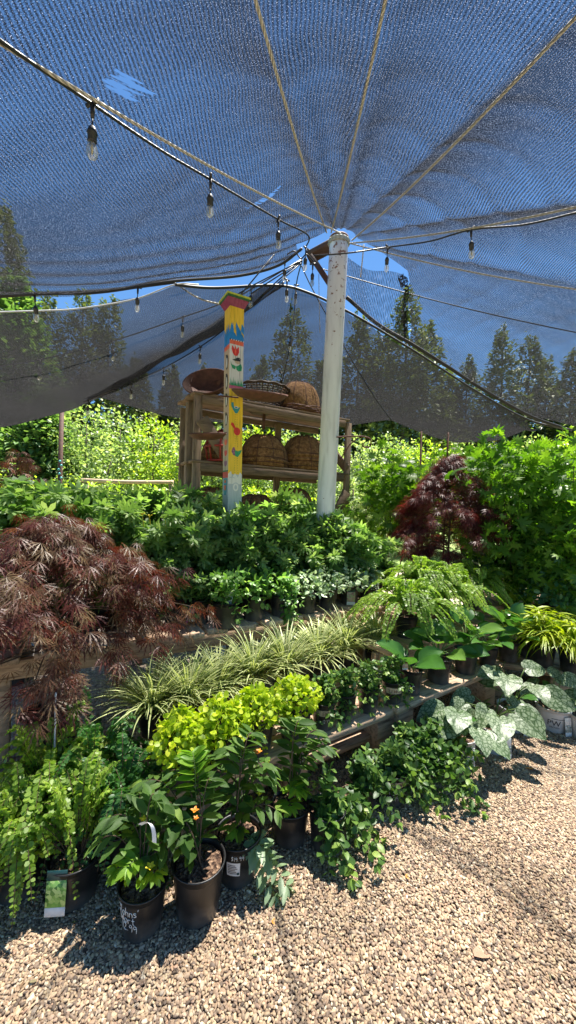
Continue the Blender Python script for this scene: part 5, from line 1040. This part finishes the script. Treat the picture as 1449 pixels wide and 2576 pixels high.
# variegated grasses
gr = []
for i, (px, py, lb) in enumerate(((382, 1842, 'cream-striped grass at the left end of its row, beside the bronze maple'), (470, 1822, 'cream-striped grass behind the first golden creeper'), (548, 1790, 'cream-striped grass behind the second golden creeper'), (634, 1757, 'cream-striped grass behind the third golden creeper'), (715, 1738, 'cream-striped grass behind the fourth golden creeper'), (800, 1702, 'cream-striped grass behind the first small vinca pot'), (868, 1682, 'cream-striped grass behind the middle vinca pots'), (940, 1664, 'cream-striped grass at the right end of its row'))):
    b_ = base(px, py, BH)
    if i < 3: t = thing('potted_grass', lb, 'potted grass', b_, 0, 'cream-striped grasses on the low bench'); add_pot(t, .072, .12); tuft(t, .11, 260, .33, 'grass', BLADE, 1.0, .035, .9); gr.append(t)
    else: dup(gr[i % 3], b_, i * 1.3, random.uniform(.8, 1.14), lb)
# ------------------------------------------------------------------ raised bench, front row
UH = .62
def ub(px, py, off=0., h=UH): p = base(px, py, h); return p + n2 * off
def salv(px, py, label, mat='salvia', lf=.05, n=18, rt=.085, H=.165, R_=.14, hh=(.02, .2), tm=OVALW, grp='leafy plants in black pots along the raised bench', lower=True, h=UH):
    t = thing('potted_plant', label, 'potted plant', ub(px, py, 0, h), 0, grp); add_pot(t, rt, H)
    ends = [(R_ * random.uniform(.4, 1.1) * cos(a), R_ * random.uniform(.4, 1.1) * sin(a), H + random.uniform(*hh)) for a in [random.uniform(-3.14, 3.14) for _ in range(n)]]
    if lower: ends += [(R_ * .9 * cos(a), R_ * .9 * sin(a), H - random.uniform(.02, .1)) for a in [random.uniform(-2.9, -.2) for _ in range(2)]]
    stems(ends, tm, lf, .026, H * .9, mat, t, r=.0016, base_r=.04, jit=.4, tipc=4, droopl=.1); return t
t = salv(440, 1562, 'columbine-like plant at the left of the raised bench, pot tucked behind the bronze maple', 'columb', .06, 14, tm=COLUMB, hh=(.03, .25))
t = salv(500, 1566, 'plant with a pink flower picture tag on its pot, left on the raised bench', 'columb', .05, 12, .08, tm=COLUMB, hh=(.02, .2)); card_tag(t, (-.04, -.085, .03), 0, .06, .11, -.1, 'picpink'); flower(t, (-.05, -.13, .04), 'pink', .014, 6)
t = salv(566, 1576, 'pale mint-like plant with a maroon-topped tag, in a front pot of the raised bench', 'salvia', .052, 20, .088, .17); card_tag(t, (.02, -.03, .16), 0, .05, .12, -.15, 'picgrey', top='tagred', foot='picgrey', split=(.45, .88))
salv(638, 1557, 'mint-like plant in a large plain black pot, right of the maroon-tagged one', 'salvia', .055, 22, .088, .17)
salv(705, 1547, 'mint-like plant whose stems trail down over the bench edge', 'salvia', .055, 22, .085, .165, .18, (-.02, .16))
t = salv(708, 1550, 'long trailing green vine hanging off the raised bench over the grasses', 'silver', .05, 3, .05, .1, .1, (-.02, .1), lower=False)
stems([(.10, -.10, -.04), (.12, -.12, -.12), (.08, -.13, -.2), (.14, -.08, .0)], OVALW, .05, .03, .1, 'salvia', t, r=.0018, base_r=.02, t0=.3, name='hanging_vine')
def sil(px, py, label, n=260, off=0):
    t = thing('potted_plant', label, 'potted plant', ub(px, py, off), 0, 'silver-leaved plants on the raised bench'); add_pot(t, .082, .165); mound(n, OVALW, .045, .135, .14, .17, 'silver', t, lo=-.25); return t
sil(770, 1540, 'silver-leaved plant spilling over its pot, left of the pot with the upright white tag')
t = sil(824, 1530, 'silver-leaved plant in a clear-standing black pot with a small barcode tag'); card_tag(t, (.04, -.05, .16), -.2, .03, .09, -.05, 'picgrey', top='tagred', split=(.2, .85))
t = sil(878, 1519, 'silver-leaved plant whose pot carries a green picture tag', 180); card_tag(t, (.0, -.086, .01), .1, .07, .14, -.08, 'picpink')
t = thing('potted_fern', 'grey-silver painted fern at the right end of the raised bench front row', 'potted fern', ub(925, 1510), 0, 'silver-leaved plants on the raised bench'); add_pot(t, .08, .16); fern(t, .15, 34, .22, 'silver', droop=.8, leaflet=.028, sp=.012, tm=SMALL, upr=1.0)
t = thing('potted_fern', 'grey-silver painted fern behind the bright ferns, near the purple maple', 'potted fern', ub(1000, 1490, .15), 0, 'silver-leaved plants on the raised bench'); add_pot(t, .08, .16); fern(t, .15, 34, .28, 'silver', droop=.6, leaflet=.03, sp=.012, tm=SMALL, upr=1.2)
# bright maidenhair ferns right
for i, (px, py, h, s, lb) in enumerate(((1020, 1600, .50, .46, 'bright feathery fern arching over the bench corner, nearest the striped grass'), (1110, 1560, .52, .48, 'bright feathery fern in the middle, above the broad-leaved pots'), (1190, 1530, .55, .44, 'bright feathery fern spreading flat to the right, below the purple maple'), (1060, 1530, .62, .42, 'bright feathery fern behind the others, next to the silver painted fern'))):
    t = thing('potted_fern', lb, 'potted fern', base(px, py, h), 0, 'bright ferns on the right'); add_pot(t, .085, .16); fern(t, .15, 60, s * .95, 'fern', droop=.45, leaflet=.022, sp=.018, bip=True, spread=1.2, upr=.62, wprof=.13)
g = MB()
for (px, py, h) in ((1020, 1600, .5), (1110, 1560, .52), (1190, 1530, .55)): 
    p = base(px, py, h); g.box((p.x, p.y, h / 2 - .003), (.34, .24, h - .012), rz=RB)
tag(g.build('bench_blocks', M['bench']), 'timber blocks hidden under the bright ferns on the right', 'bench') if False else None
bench_cross('short raised bench of weathered boards under the bright ferns', base(985, 1640, .50) , base(1260, 1560, .50), .50, .145, .05, .9)
def epi(px, py, h, lb, s=1.):
    t = thing('potted_plant', lb, 'potted plant', base(px, py, h), 0, 'blue-green plants at the right'); add_pot(t, .085, .16); mound(330, OVALW, .075 * s, .22, .22, .2, 'epi', t, lo=-.1); return t
epi(1215, 1478, .62, 'blue-green heart-leaved plant below the purple maple'); epi(1290, 1480, .62, 'blue-green heart-leaved plant left of the dark shade at right')
epi(1385, 1560, .5, 'dark glossy plant in shade behind the left lime grass', .8)
# ------------------------------------------------------------------ crowd of lobed-leaf plants
protos = []
for i in range(4):
    t = thing('potted_columbine', '', 'potted plant', (0, 0, 0), 0, 'crowd of lobed-leaf plants on the raised bench'); add_pot(t, .09, .17)
    ends = [(random.uniform(.08, .26) * cos(a), random.uniform(.08, .26) * sin(a), random.uniform(.30, .68)) for a in [random.uniform(0, 6.28) for _ in range(24)]] + [(random.uniform(.12, .24) * cos(a), random.uniform(.1, .24) * sin(a), random.uniform(.14, .32)) for a in [random.uniform(0, 6.28) for _ in range(16)]]
    stems(ends, COLUMB if i % 2 else COLS, .095 if i % 2 else .10, .050, .15, 'columb', t, r=.0018, base_r=.04, jit=.45, t0=.25, tipc=4, smat='stemgreen'); protos.append(t)
marks = [(210, 'below the thin post at far left'), (290, 'left of the yellow blooms'), (370, 'below the pale log rail'), (440, 'below the left posts of the rack'), (520, 'left of the painted post'), (590, 'directly below the painted post'), (670, 'below the middle of the rack'), (750, 'below the right half of the rack'), (830, 'at the foot of the white pole'), (910, 'just right of the white pole'), (990, 'midway between white pole and purple maple'), (1070, 'touching the purple maple on its left')]
used = [0] * 4; kk = 0
rows = ((.38, 'front-row', .95), (.63, 'middle-row', 1.08), (.90, 'back-row', 1.18))
for (px, ph) in marks:
    for off, rn_, sc in rows:
        p0 = at_h(px, 1609 - (px - 335) * .139, UH); p0 = p0 + n2 * off - u2 * (off * .55) + Vector((random.uniform(-.04, .04), random.uniform(-.04, .04), 0)); p0.z = UH
        lb = f'{rn_} green plant with lobed leaves {ph}'
        i = kk % 4; kk += 1; sc_ = sc * random.uniform(.84, 1.18) * (1.0 if px < 1000 else .9)
        if px < 330 and rn_ == 'front-row': sc_ *= .85
        if used[i] == 0: t = protos[i]; t.location = p0; t.rotation_euler = (0, 0, kk); t.scale = (sc_,) * 3; t['label'] = lb; used[i] = 1
        else: t = dup(protos[i], p0, kk * 1.7, sc_, lb)
        if ph.startswith('left of the yellow') : pass
for x, y, c in ((358, 1295, 'yellow'), (376, 1300, 'yellow'), (386, 1357, 'orange'), (415, 1303, 'yellow')):
    g = MB(); p = at_y(x, y, 2.62); n = 6; g.inst(OVALW, [(0, 0, 0)] * n, [unit(2 * pi * k / n) * .7 + UP * .6 for k in range(n)], [UP] * n, .028); g.lathe([(.001, -.006), (.006, 0), (.004, .01), (.001, .012)], 8)
    g.tube([(0, 0, 0), (.01, .02, -.12)], .0015, 4)
    tag(g.build('bloom', PET[c], None, p), {358: 'largest yellow bloom, topmost left among the lobed leaves', 376: 'smaller yellow bloom just right of the largest one', 386: 'orange bloom lower down among the lobed leaves', 415: 'yellow bloom farthest right among the lobed leaves'}[x], 'flower')
# dark backing plants at far left
for i, (px, py, Y, s) in enumerate(((160, 1290, 2.9, .5), (255, 1265, 3.0, .55))):
    p = at_y(px, py, Y); t = thing('potted_shrub', ('leafy shrub in front of the thin post at far left', 'leafy shrub right of the thin post, under the net corner')[i], 'potted plant', (p.x, p.y, .62)); add_pot(t, .1, .18)
    stems([(random.uniform(.05, .28) * cos(a), random.uniform(.05, .28) * sin(a), random.uniform(.4, .80)) for a in [random.random() * 6.28 for _ in range(24)]], OVALW, .075, .045, .16, 'columb', t, r=.002, jit=.4, tipc=4)
# ------------------------------------------------------------------ lace-leaf maples
t = thing('laceleaf_maple', 'large weeping bronze-red laceleaf maple filling the left side', 'tree', (-1.27, 2.1, 0)); weeping(t, (0, 0, .56), .78, .72, 3000, .10, 'lace', 5, 3, 24); add_pot(t, .15, .28)
t = thing('laceleaf_maple', 'thin upright reddish laceleaf maple at the far left, behind the big bronze one', 'tree', (-2.12, 3.0, 0)); weeping(t, (0, 0, .9), .40, .85, 330, .075, 'lace', 5, 9, 10, trunk_r=.008); add_pot(t, .14, .26)
q = at_y(140, 1760, 1.62); g = MB(); g.tube([(0, 0, q.z + .03), (0, 0, .0)], .004, 6); tag(g.build('plant_stake', M['whitehem'], None, (q.x, q.y, 0)), 'thin pale stake showing below the bronze maple leaves', 'stake')
pm_ = at_y(1128, 1270, 4.15); t = thing('laceleaf_maple', 'dark purple laceleaf maple with a rounded dome, right of the white pole', 'tree', (pm_.x, pm_.y, 0)); weeping(t, (0, 0, .95), .64, 1.0, 3600, .095, 'lacered', 7, 5, 18, trunk_r=.014); add_pot(t, .17, .3)
g = MB(); q1, q2 = at_y(1128, 1088, 4.15), at_y(1124, 1165, 4.15); g.tube([q1 - q2, (0, 0, 0), (0, 0, -1.4)], .009, 6); tag(g.build('plant_stake', M['rust'], None, q2), 'thin brown stake standing in the top of the purple maple', 'stake')
def bush(name, label, cat, loc, blobs, lf, mat, tm=CARD, trunk=None, grp=None, seed=0, tw=None, out=.7):
    rs = np.random.default_rng(seed); t = thing(name, label, cat, loc, 0, grp); g = MB()
    for (cx, cy, cz, rx, rz_, n) in blobs:
        d = rs.normal(0, 1, (n, 3)); d /= np.linalg.norm(d, axis=1, keepdims=True); rr_ = rs.uniform(.35, 1.08, (n, 1)) ** .5 * (1 + .22 * np.sin(d[:, [0]] * 5 + cx * 3) * np.sin(d[:, [2]] * 4 + 1) + .15 * np.sin(d[:, [1]] * 9 + 2))
        P_ = np.array([cx, cy, cz]) + d * rr_ * np.array([rx, rx, rz_]); g.inst(tm, P_, d * out + rs.normal(0, .6, (n, 3)), d * .4 + UP * .6 + rs.normal(0, .4, (n, 3)), lf * rs.uniform(.6, 1.3, n), np.clip(rs.random(n) * .8 + .2 * rs.random(), 0, 1))
    g.build('crown', G[mat], t); gs = MB()
    tw = tw or .04
    for (cx, cy, cz, rx, rz_, n) in blobs: gs.tube(smooth_path([(cx * .1, cy * .1, 0), (cx * .45, cy * .45, cz * .5), (cx, cy, cz + rz_ * .4)], 4), [tw, tw * .3], 6)
    gs.build('trunk', M['bark'], t); return t
def vmaple(label, px, py, Y, blobs, seed): 
    p = at_y(px, py, Y); return bush('vine_maple', label, 'tree', (p.x, p.y, 0), blobs, .085, 'maple', MAPLE, seed=seed, tw=.012, grp='green vine maples on the right', out=1.)
vmaple('leafy green vine maple right of the purple maple, topped by pale leaves', 1290, 1250, 3.9, [(-.1, 0, 1.75, .42, .40, 420), (.30, .2, 1.55, .45, .45, 420), (-.05, -.1, 1.15, .42, .40, 360), (.35, 0, 1.0, .45, .35, 300)], 21)
vmaple('darker green vine maple cut off by the right edge', 1440, 1250, 3.7, [(.0, 0, 1.75, .45, .42, 420), (.1, .2, 1.3, .5, .45, 420), (-.15, -.25, 1.1, .42, .4, 360), (.2, 0, .8, .5, .35, 360), (-.25, -.1, .75, .4, .3, 260)], 22)
vmaple('green vine maple standing between white pole and purple maple', 985, 1210, 5.0, [(0, 0, 1.75, .40, .42, 420), (.4, .1, 1.6, .4, .42, 360), (-.1, -.1, 1.35, .45, .4, 320)], 23)
vmaple('green vine maple behind the purple maple, its leaves showing above it', 1180, 1180, 5.3, [(0, 0, 1.95, .5, .4, 420), (.5, .1, 1.85, .45, .45, 360), (.9, 0, 1.7, .45, .45, 360)], 24)
# ------------------------------------------------------------------ background
def top_h(px, ytop, Y): return at_y(px, ytop, Y).z
def shrub(px, ytop, Y, wd, mat, label, lf=.12, seed=0, n=900, name='shrub', cat='shrub'):
    H_ = top_h(px, ytop, Y); p = at_y(px, 1200, Y); rs = random.Random(seed); bl = []
    for k in range(6): bl.append((rs.uniform(-.6, .6) * wd, rs.uniform(-.3, .3) * wd, H_ * rs.uniform(.25, .72), wd * rs.uniform(.38, .6), H_ * rs.uniform(.2, .3), n // 6))
    bl.append((0, 0, H_ * .76, wd * .5, H_ * .23, n // 5)); return bush(name, label, cat, (p.x, p.y, 0), bl, lf, mat, seed=seed, tw=.05, grp='shrubs beyond the shade canopy')
for i, a_ in enumerate((
    (215, 1012, 10.5, 1.5, 'shrub', 'sunny green shrub just right of the thin far-left post'), (300, 1030, 12, 1.6, 'shrub', 'sunny green shrub above the log rail'), (385, 1045, 11.5, 1.3, 'hedge', 'pale yellow-green shrub left of the timber rack'),
    (475, 1060, 13, 1.6, 'shrub', 'shrub showing past the left rack posts'), (560, 1075, 12, 1.6, 'shrub', 'shrub seen through the rack left of the painted post'), (650, 1072, 12, 1.6, 'hedge', 'bright shrub seen through the rack above the middle shelf'), (740, 1085, 13, 1.7, 'shrub', 'shrub seen through the right half of the rack'), (815, 1090, 12, 1.5, 'shrub', 'shrub straight behind the white pole'),
    (905, 1105, 10, 1.3, 'pale', 'pale silvery shrub just right of the white pole'), (985, 1095, 13, 1.7, 'shrub', 'shrub below the rear net, above the green vine maple'), (1080, 1112, 12, 1.6, 'hedge', 'pale shrub behind the two stakes'), (1175, 1112, 13, 1.7, 'shrub', 'shrub under the low point of the rear net'), (1270, 1112, 12, 1.6, 'shrub', 'shrub behind the leafy vine maple'), (1360, 1095, 12, 1.5, 'shrub', 'shrub under the right net corner'), (1440, 1085, 10, 1.1, 'hedge', 'yellow shrub at the right frame edge under the net corner'))):
    shrub(a_[0], a_[1], a_[2], a_[3], a_[4], a_[5], seed=40 + i, lf=.11, n=4600)
for i, (px, yt, Y, wd, lb) in enumerate(((40, 1190, 6.5, .9, 'scraggly yellow-green bush at the far left edge behind the thin maple'), (120, 1225, 7.5, .9, 'low yellow-green bush behind the thin far-left post'), (210, 1205, 8, .9, 'low yellow-green bush left below the log rail'), (300, 1222, 7.5, .9, 'low yellow-green bush in the middle below the log rail'), (390, 1222, 8, .9, 'low yellow-green bush left of the rack foot'), (540, 1232, 8, .9, 'low yellow bush seen behind the painted post foot'), (650, 1228, 8, .9, 'low yellow bush seen under the middle shelf'), (750, 1230, 8, .9, 'low yellow bush seen left of the white pole foot'), (890, 1190, 7.5, .7, 'small pale bush right of the white pole foot'), (960, 1215, 8, .8, 'small pale bush behind the green vine maple'))):
    shrub(px, yt, Y, wd, 'hedge' if i < 8 else 'pale', lb, seed=70 + i, lf=.085, n=1900, name='low_bush', cat='bush')
def conifer(name, label, px, ytop, Y, wratio=.2, mat='conifer', n=3200, seed=0, cs=.5, grp='tall conifers on the skyline', proto=None, base_z=0, px0=None):
    n = int(n * 1.5); wratio *= random.uniform(.85, 1.5); H_ = top_h(px, ytop, Y); p = at_y(px, 1250, Y); loc = (p.x, p.y, 0)
    rs = np.random.default_rng(seed); t = thing(name, label, 'tree', loc, 0, grp); g = MB()
    Rb = H_ * wratio; nb_ = int(n / 26); P_, Y_, N_, S_ = [], [], [], []
    for k in range(nb_):
        f = (k / nb_) ** .85; z = H_ * (1 - f * .93); a = rs.random() * 6.28; l = Rb * (f ** .75) * rs.uniform(.55, 1.15) + .02 * H_; out = unit(a)
        for q in range(26):
            t_ = rs.uniform(.1, 1) ** .7; sp_ = l * .28 * (1 - t_ * .6); p_ = out * l * t_ + np.array([-out[1], out[0], 0]) * rs.normal(0, sp_) + UP * (z - .28 * l * t_ ** 1.5 + rs.normal(0, .015 * H_)); P_.append(p_); Y_.append(out * .8 + rs.normal(0, .5, 3) + UP * (.25 if f < .3 else -.1)); S_.append(cs * (.5 + .7 * f) * rs.uniform(.6, 1.2))
    g.inst(CARD, P_, Y_, [UP], np.array(S_)); g.build('crown', G[mat], t); gs = MB(); gs.tube([(0, 0, 0), (0, 0, H_ * .5), (0, 0, H_ * .98)], [H_ * .016, H_ * .001], 7); gs.build('trunk', M['bark'], t); return t
sky_ = ((112, 745, 40, 'far conifer top in the left gap of open sky, nearest the frame edge'), (198, 738, 42, 'far conifer top in the middle of the left gap of open sky'), (264, 750, 44, 'far conifer top in the right part of the left gap of open sky'), (335, 905, 34, 'conifer behind the left nets, right of the sky gap'), (425, 925, 38, 'conifer behind the left nets, midway to the painted post'), (510, 930, 36, 'conifer behind the net just left of the painted post'), (645, 905, 46, 'small conifer just right of the painted post'), (722, 782, 38, 'tall conifer between the painted post and the white pole'), (800, 905, 34, 'conifer crown just left of the white pole above the coco dome'), (890, 800, 36, 'tall conifer right of the white pole behind the rear net'), (950, 830, 34, 'conifer behind the rear net, left of the sunlit tall one'), (1008, 728, 30, 'sunlit tall conifer poking through the torn net gap'), (1062, 815, 33, 'conifer right beside the sunlit tall one'), (1112, 925, 50, 'small distant conifer right of the sunlit tall one'), (1163, 905, 50, 'slim distant conifer midway across the right net'), (1250, 828, 42, 'tallest conifer of the right-hand group'), (1318, 850, 44, 'conifer right beside the tallest of the right-hand group'), (1362, 905, 46, 'lower conifer of the right-hand group'), (1425, 885, 40, 'conifer at the right frame edge'), (1475, 900, 42, 'conifer cut off by the right frame edge'))
for i, (px, yt, Y, lb) in enumerate(sky_): conifer('conifer', lb, px, yt, Y, .19 + .05 * ((i * 7) % 4) / 4, n=4200, seed=100 + i, cs=.6 + (Y - 30) * .012)
conifer('conifer', 'big soft-needled conifer at the left edge under the net', 30, 700, 13, .30, 'conifer_near', 7000, 150, .40, None)
conifer('conifer', 'soft green conifer left of the thin post, below the net', 95, 985, 10.5, .40, 'conifer_near', 7000, 151, .28, None)
conifer('conifer', 'dark tall conifer seen dimly through the net at the far left edge', -15, 520, 19, .2, 'conifer', 4200, 152, .5, None)
# log rail
g = MB(); a, c = at_y(205, 1208, 8.6), at_y(435, 1213, 8.6); t = thing('log_fence', 'pale weathered log rail left of the rack', 'fence', (a.x, a.y, 0)); g.tube([a - Vector((a.x, a.y, 0)), (a.lerp(c, .5)) - Vector((a.x, a.y, .02)), c - Vector((a.x, a.y, 0))], [.045, .04], 9); g.build('rail', M['bench'], t)
for k in (.03, .97): q = a.lerp(c, k); g = MB(); g.tube([(q.x - a.x, 0.09, 0), (q.x - a.x, .09, q.z + .05)], .055, 9); g.build('fence_post', M['rack_z'], t)
# far wood
rs = np.random.default_rng(5); g = MB(); P_ = []; 
for k in range(150):
    x = rs.uniform(-75, 85); y = rs.uniform(52, 75); hh = rs.uniform(10, 15.5); n = 260; f = rs.random(n); a = rs.random(n) * 6.28; rr_ = (hh * .26 * (f ** .8)) * rs.random(n) ** .5; P_.append(np.stack([x + rr_ * np.cos(a), y + rr_ * np.sin(a), hh * (1 - f * .98)], 1))
P_ = np.concatenate(P_); g.inst(CARD, P_, rs.normal(0, 1, P_.shape), UP + rs.normal(0, .4, P_.shape), 1.7 * rs.uniform(.5, 1.2, len(P_)))
o_ = g.build('far_wood', G['conifer'], kind='stuff', label='dark far-off wood closing the view behind the shrubs', category='wood')
# fallen leaf and petals on gravel
p = at_h(1192, 2405, .012); g = MB(); g.inst(OVALW, [(0, 0, 0)], [(1, .35, 0)], [(0, .2, 1)], .07); tag(g.build('fallen_leaf', paint('dry_leaf', (.42, .25, .16), .7), None, p), 'dry tan leaf lying alone on the gravel at lower right', 'leaf')
p = at_h(1320, 1932, .012); g = MB(); g.inst(OVAL, [(0, 0, 0)], [(1, -.1, 0)], [(0, .3, 1)], .08); tag(g.build('fallen_leaf', PET['orange'], None, p), 'yellowing leaf on the gravel beside the white pots', 'leaf')
for x, y in ((683, 2318), (1020, 2205)):
    p = at_h(x, y, .014); g = MB(); g.inst(OVAL, [(0, 0, 0), (0, 0, 0)], [(1, -.7, .1), (.7, .7, .1)], [UP], .016); tag(g.build('fallen_petal', PET['orange'], None, p), {683: 'tiny orange petal on the gravel below the sticker pot', 1020: 'tiny orange petal on the gravel right of the vinca'}[x], 'petal')
# shoot lying on the gravel
for px, py, lb in ((1165, 1990, 'dark green vine tip lying just right of the vinca mound'), (1195, 2045, 'small green shoot lying on the gravel right of the vinca'), (935, 2150, 'loose vinca tip lying on the gravel in front of the row')):
    b_ = base(px, py); t = thing('vine_shoot', lb, 'plant', b_); stems([(.05, .03, .03), (-.04, .02, .03), (.02, -.03, .02)], OVALW, .045, .02, .01, 'vinca', t, r=.0013, base_r=.01, jit=.4, tipc=3)
g = MB(); rs = np.random.default_rng(31); n = 240; P_ = []
while len(P_) < n:
    x, y = rs.uniform(-1.1, 2.8), rs.uniform(1.0, 3.0); near = abs(y - (1.55 + .62 * (x + .25)))
    if rs.random() < .12 + .9 * math.exp(-near / .25): P_.append((x, y, .010 + .004 * rs.random()))
g.inst(OVAL, P_, rs.normal(0, 1, (n, 3)) * [1, 1, .1], UP + rs.normal(0, .3, (n, 3)), rs.uniform(.008, .024, n)); lit = leafmat('dry_litter', [(0, (.12, .07, .04)), (.5, (.28, .17, .09)), (.8, (.10, .12, .04)), (1, (.4, .3, .18))], trans=.1, rough=.8)
g.build('leaf_litter', lit, kind='stuff', label='small dry leaf bits scattered over the gravel near the pots', category='leaf litter')
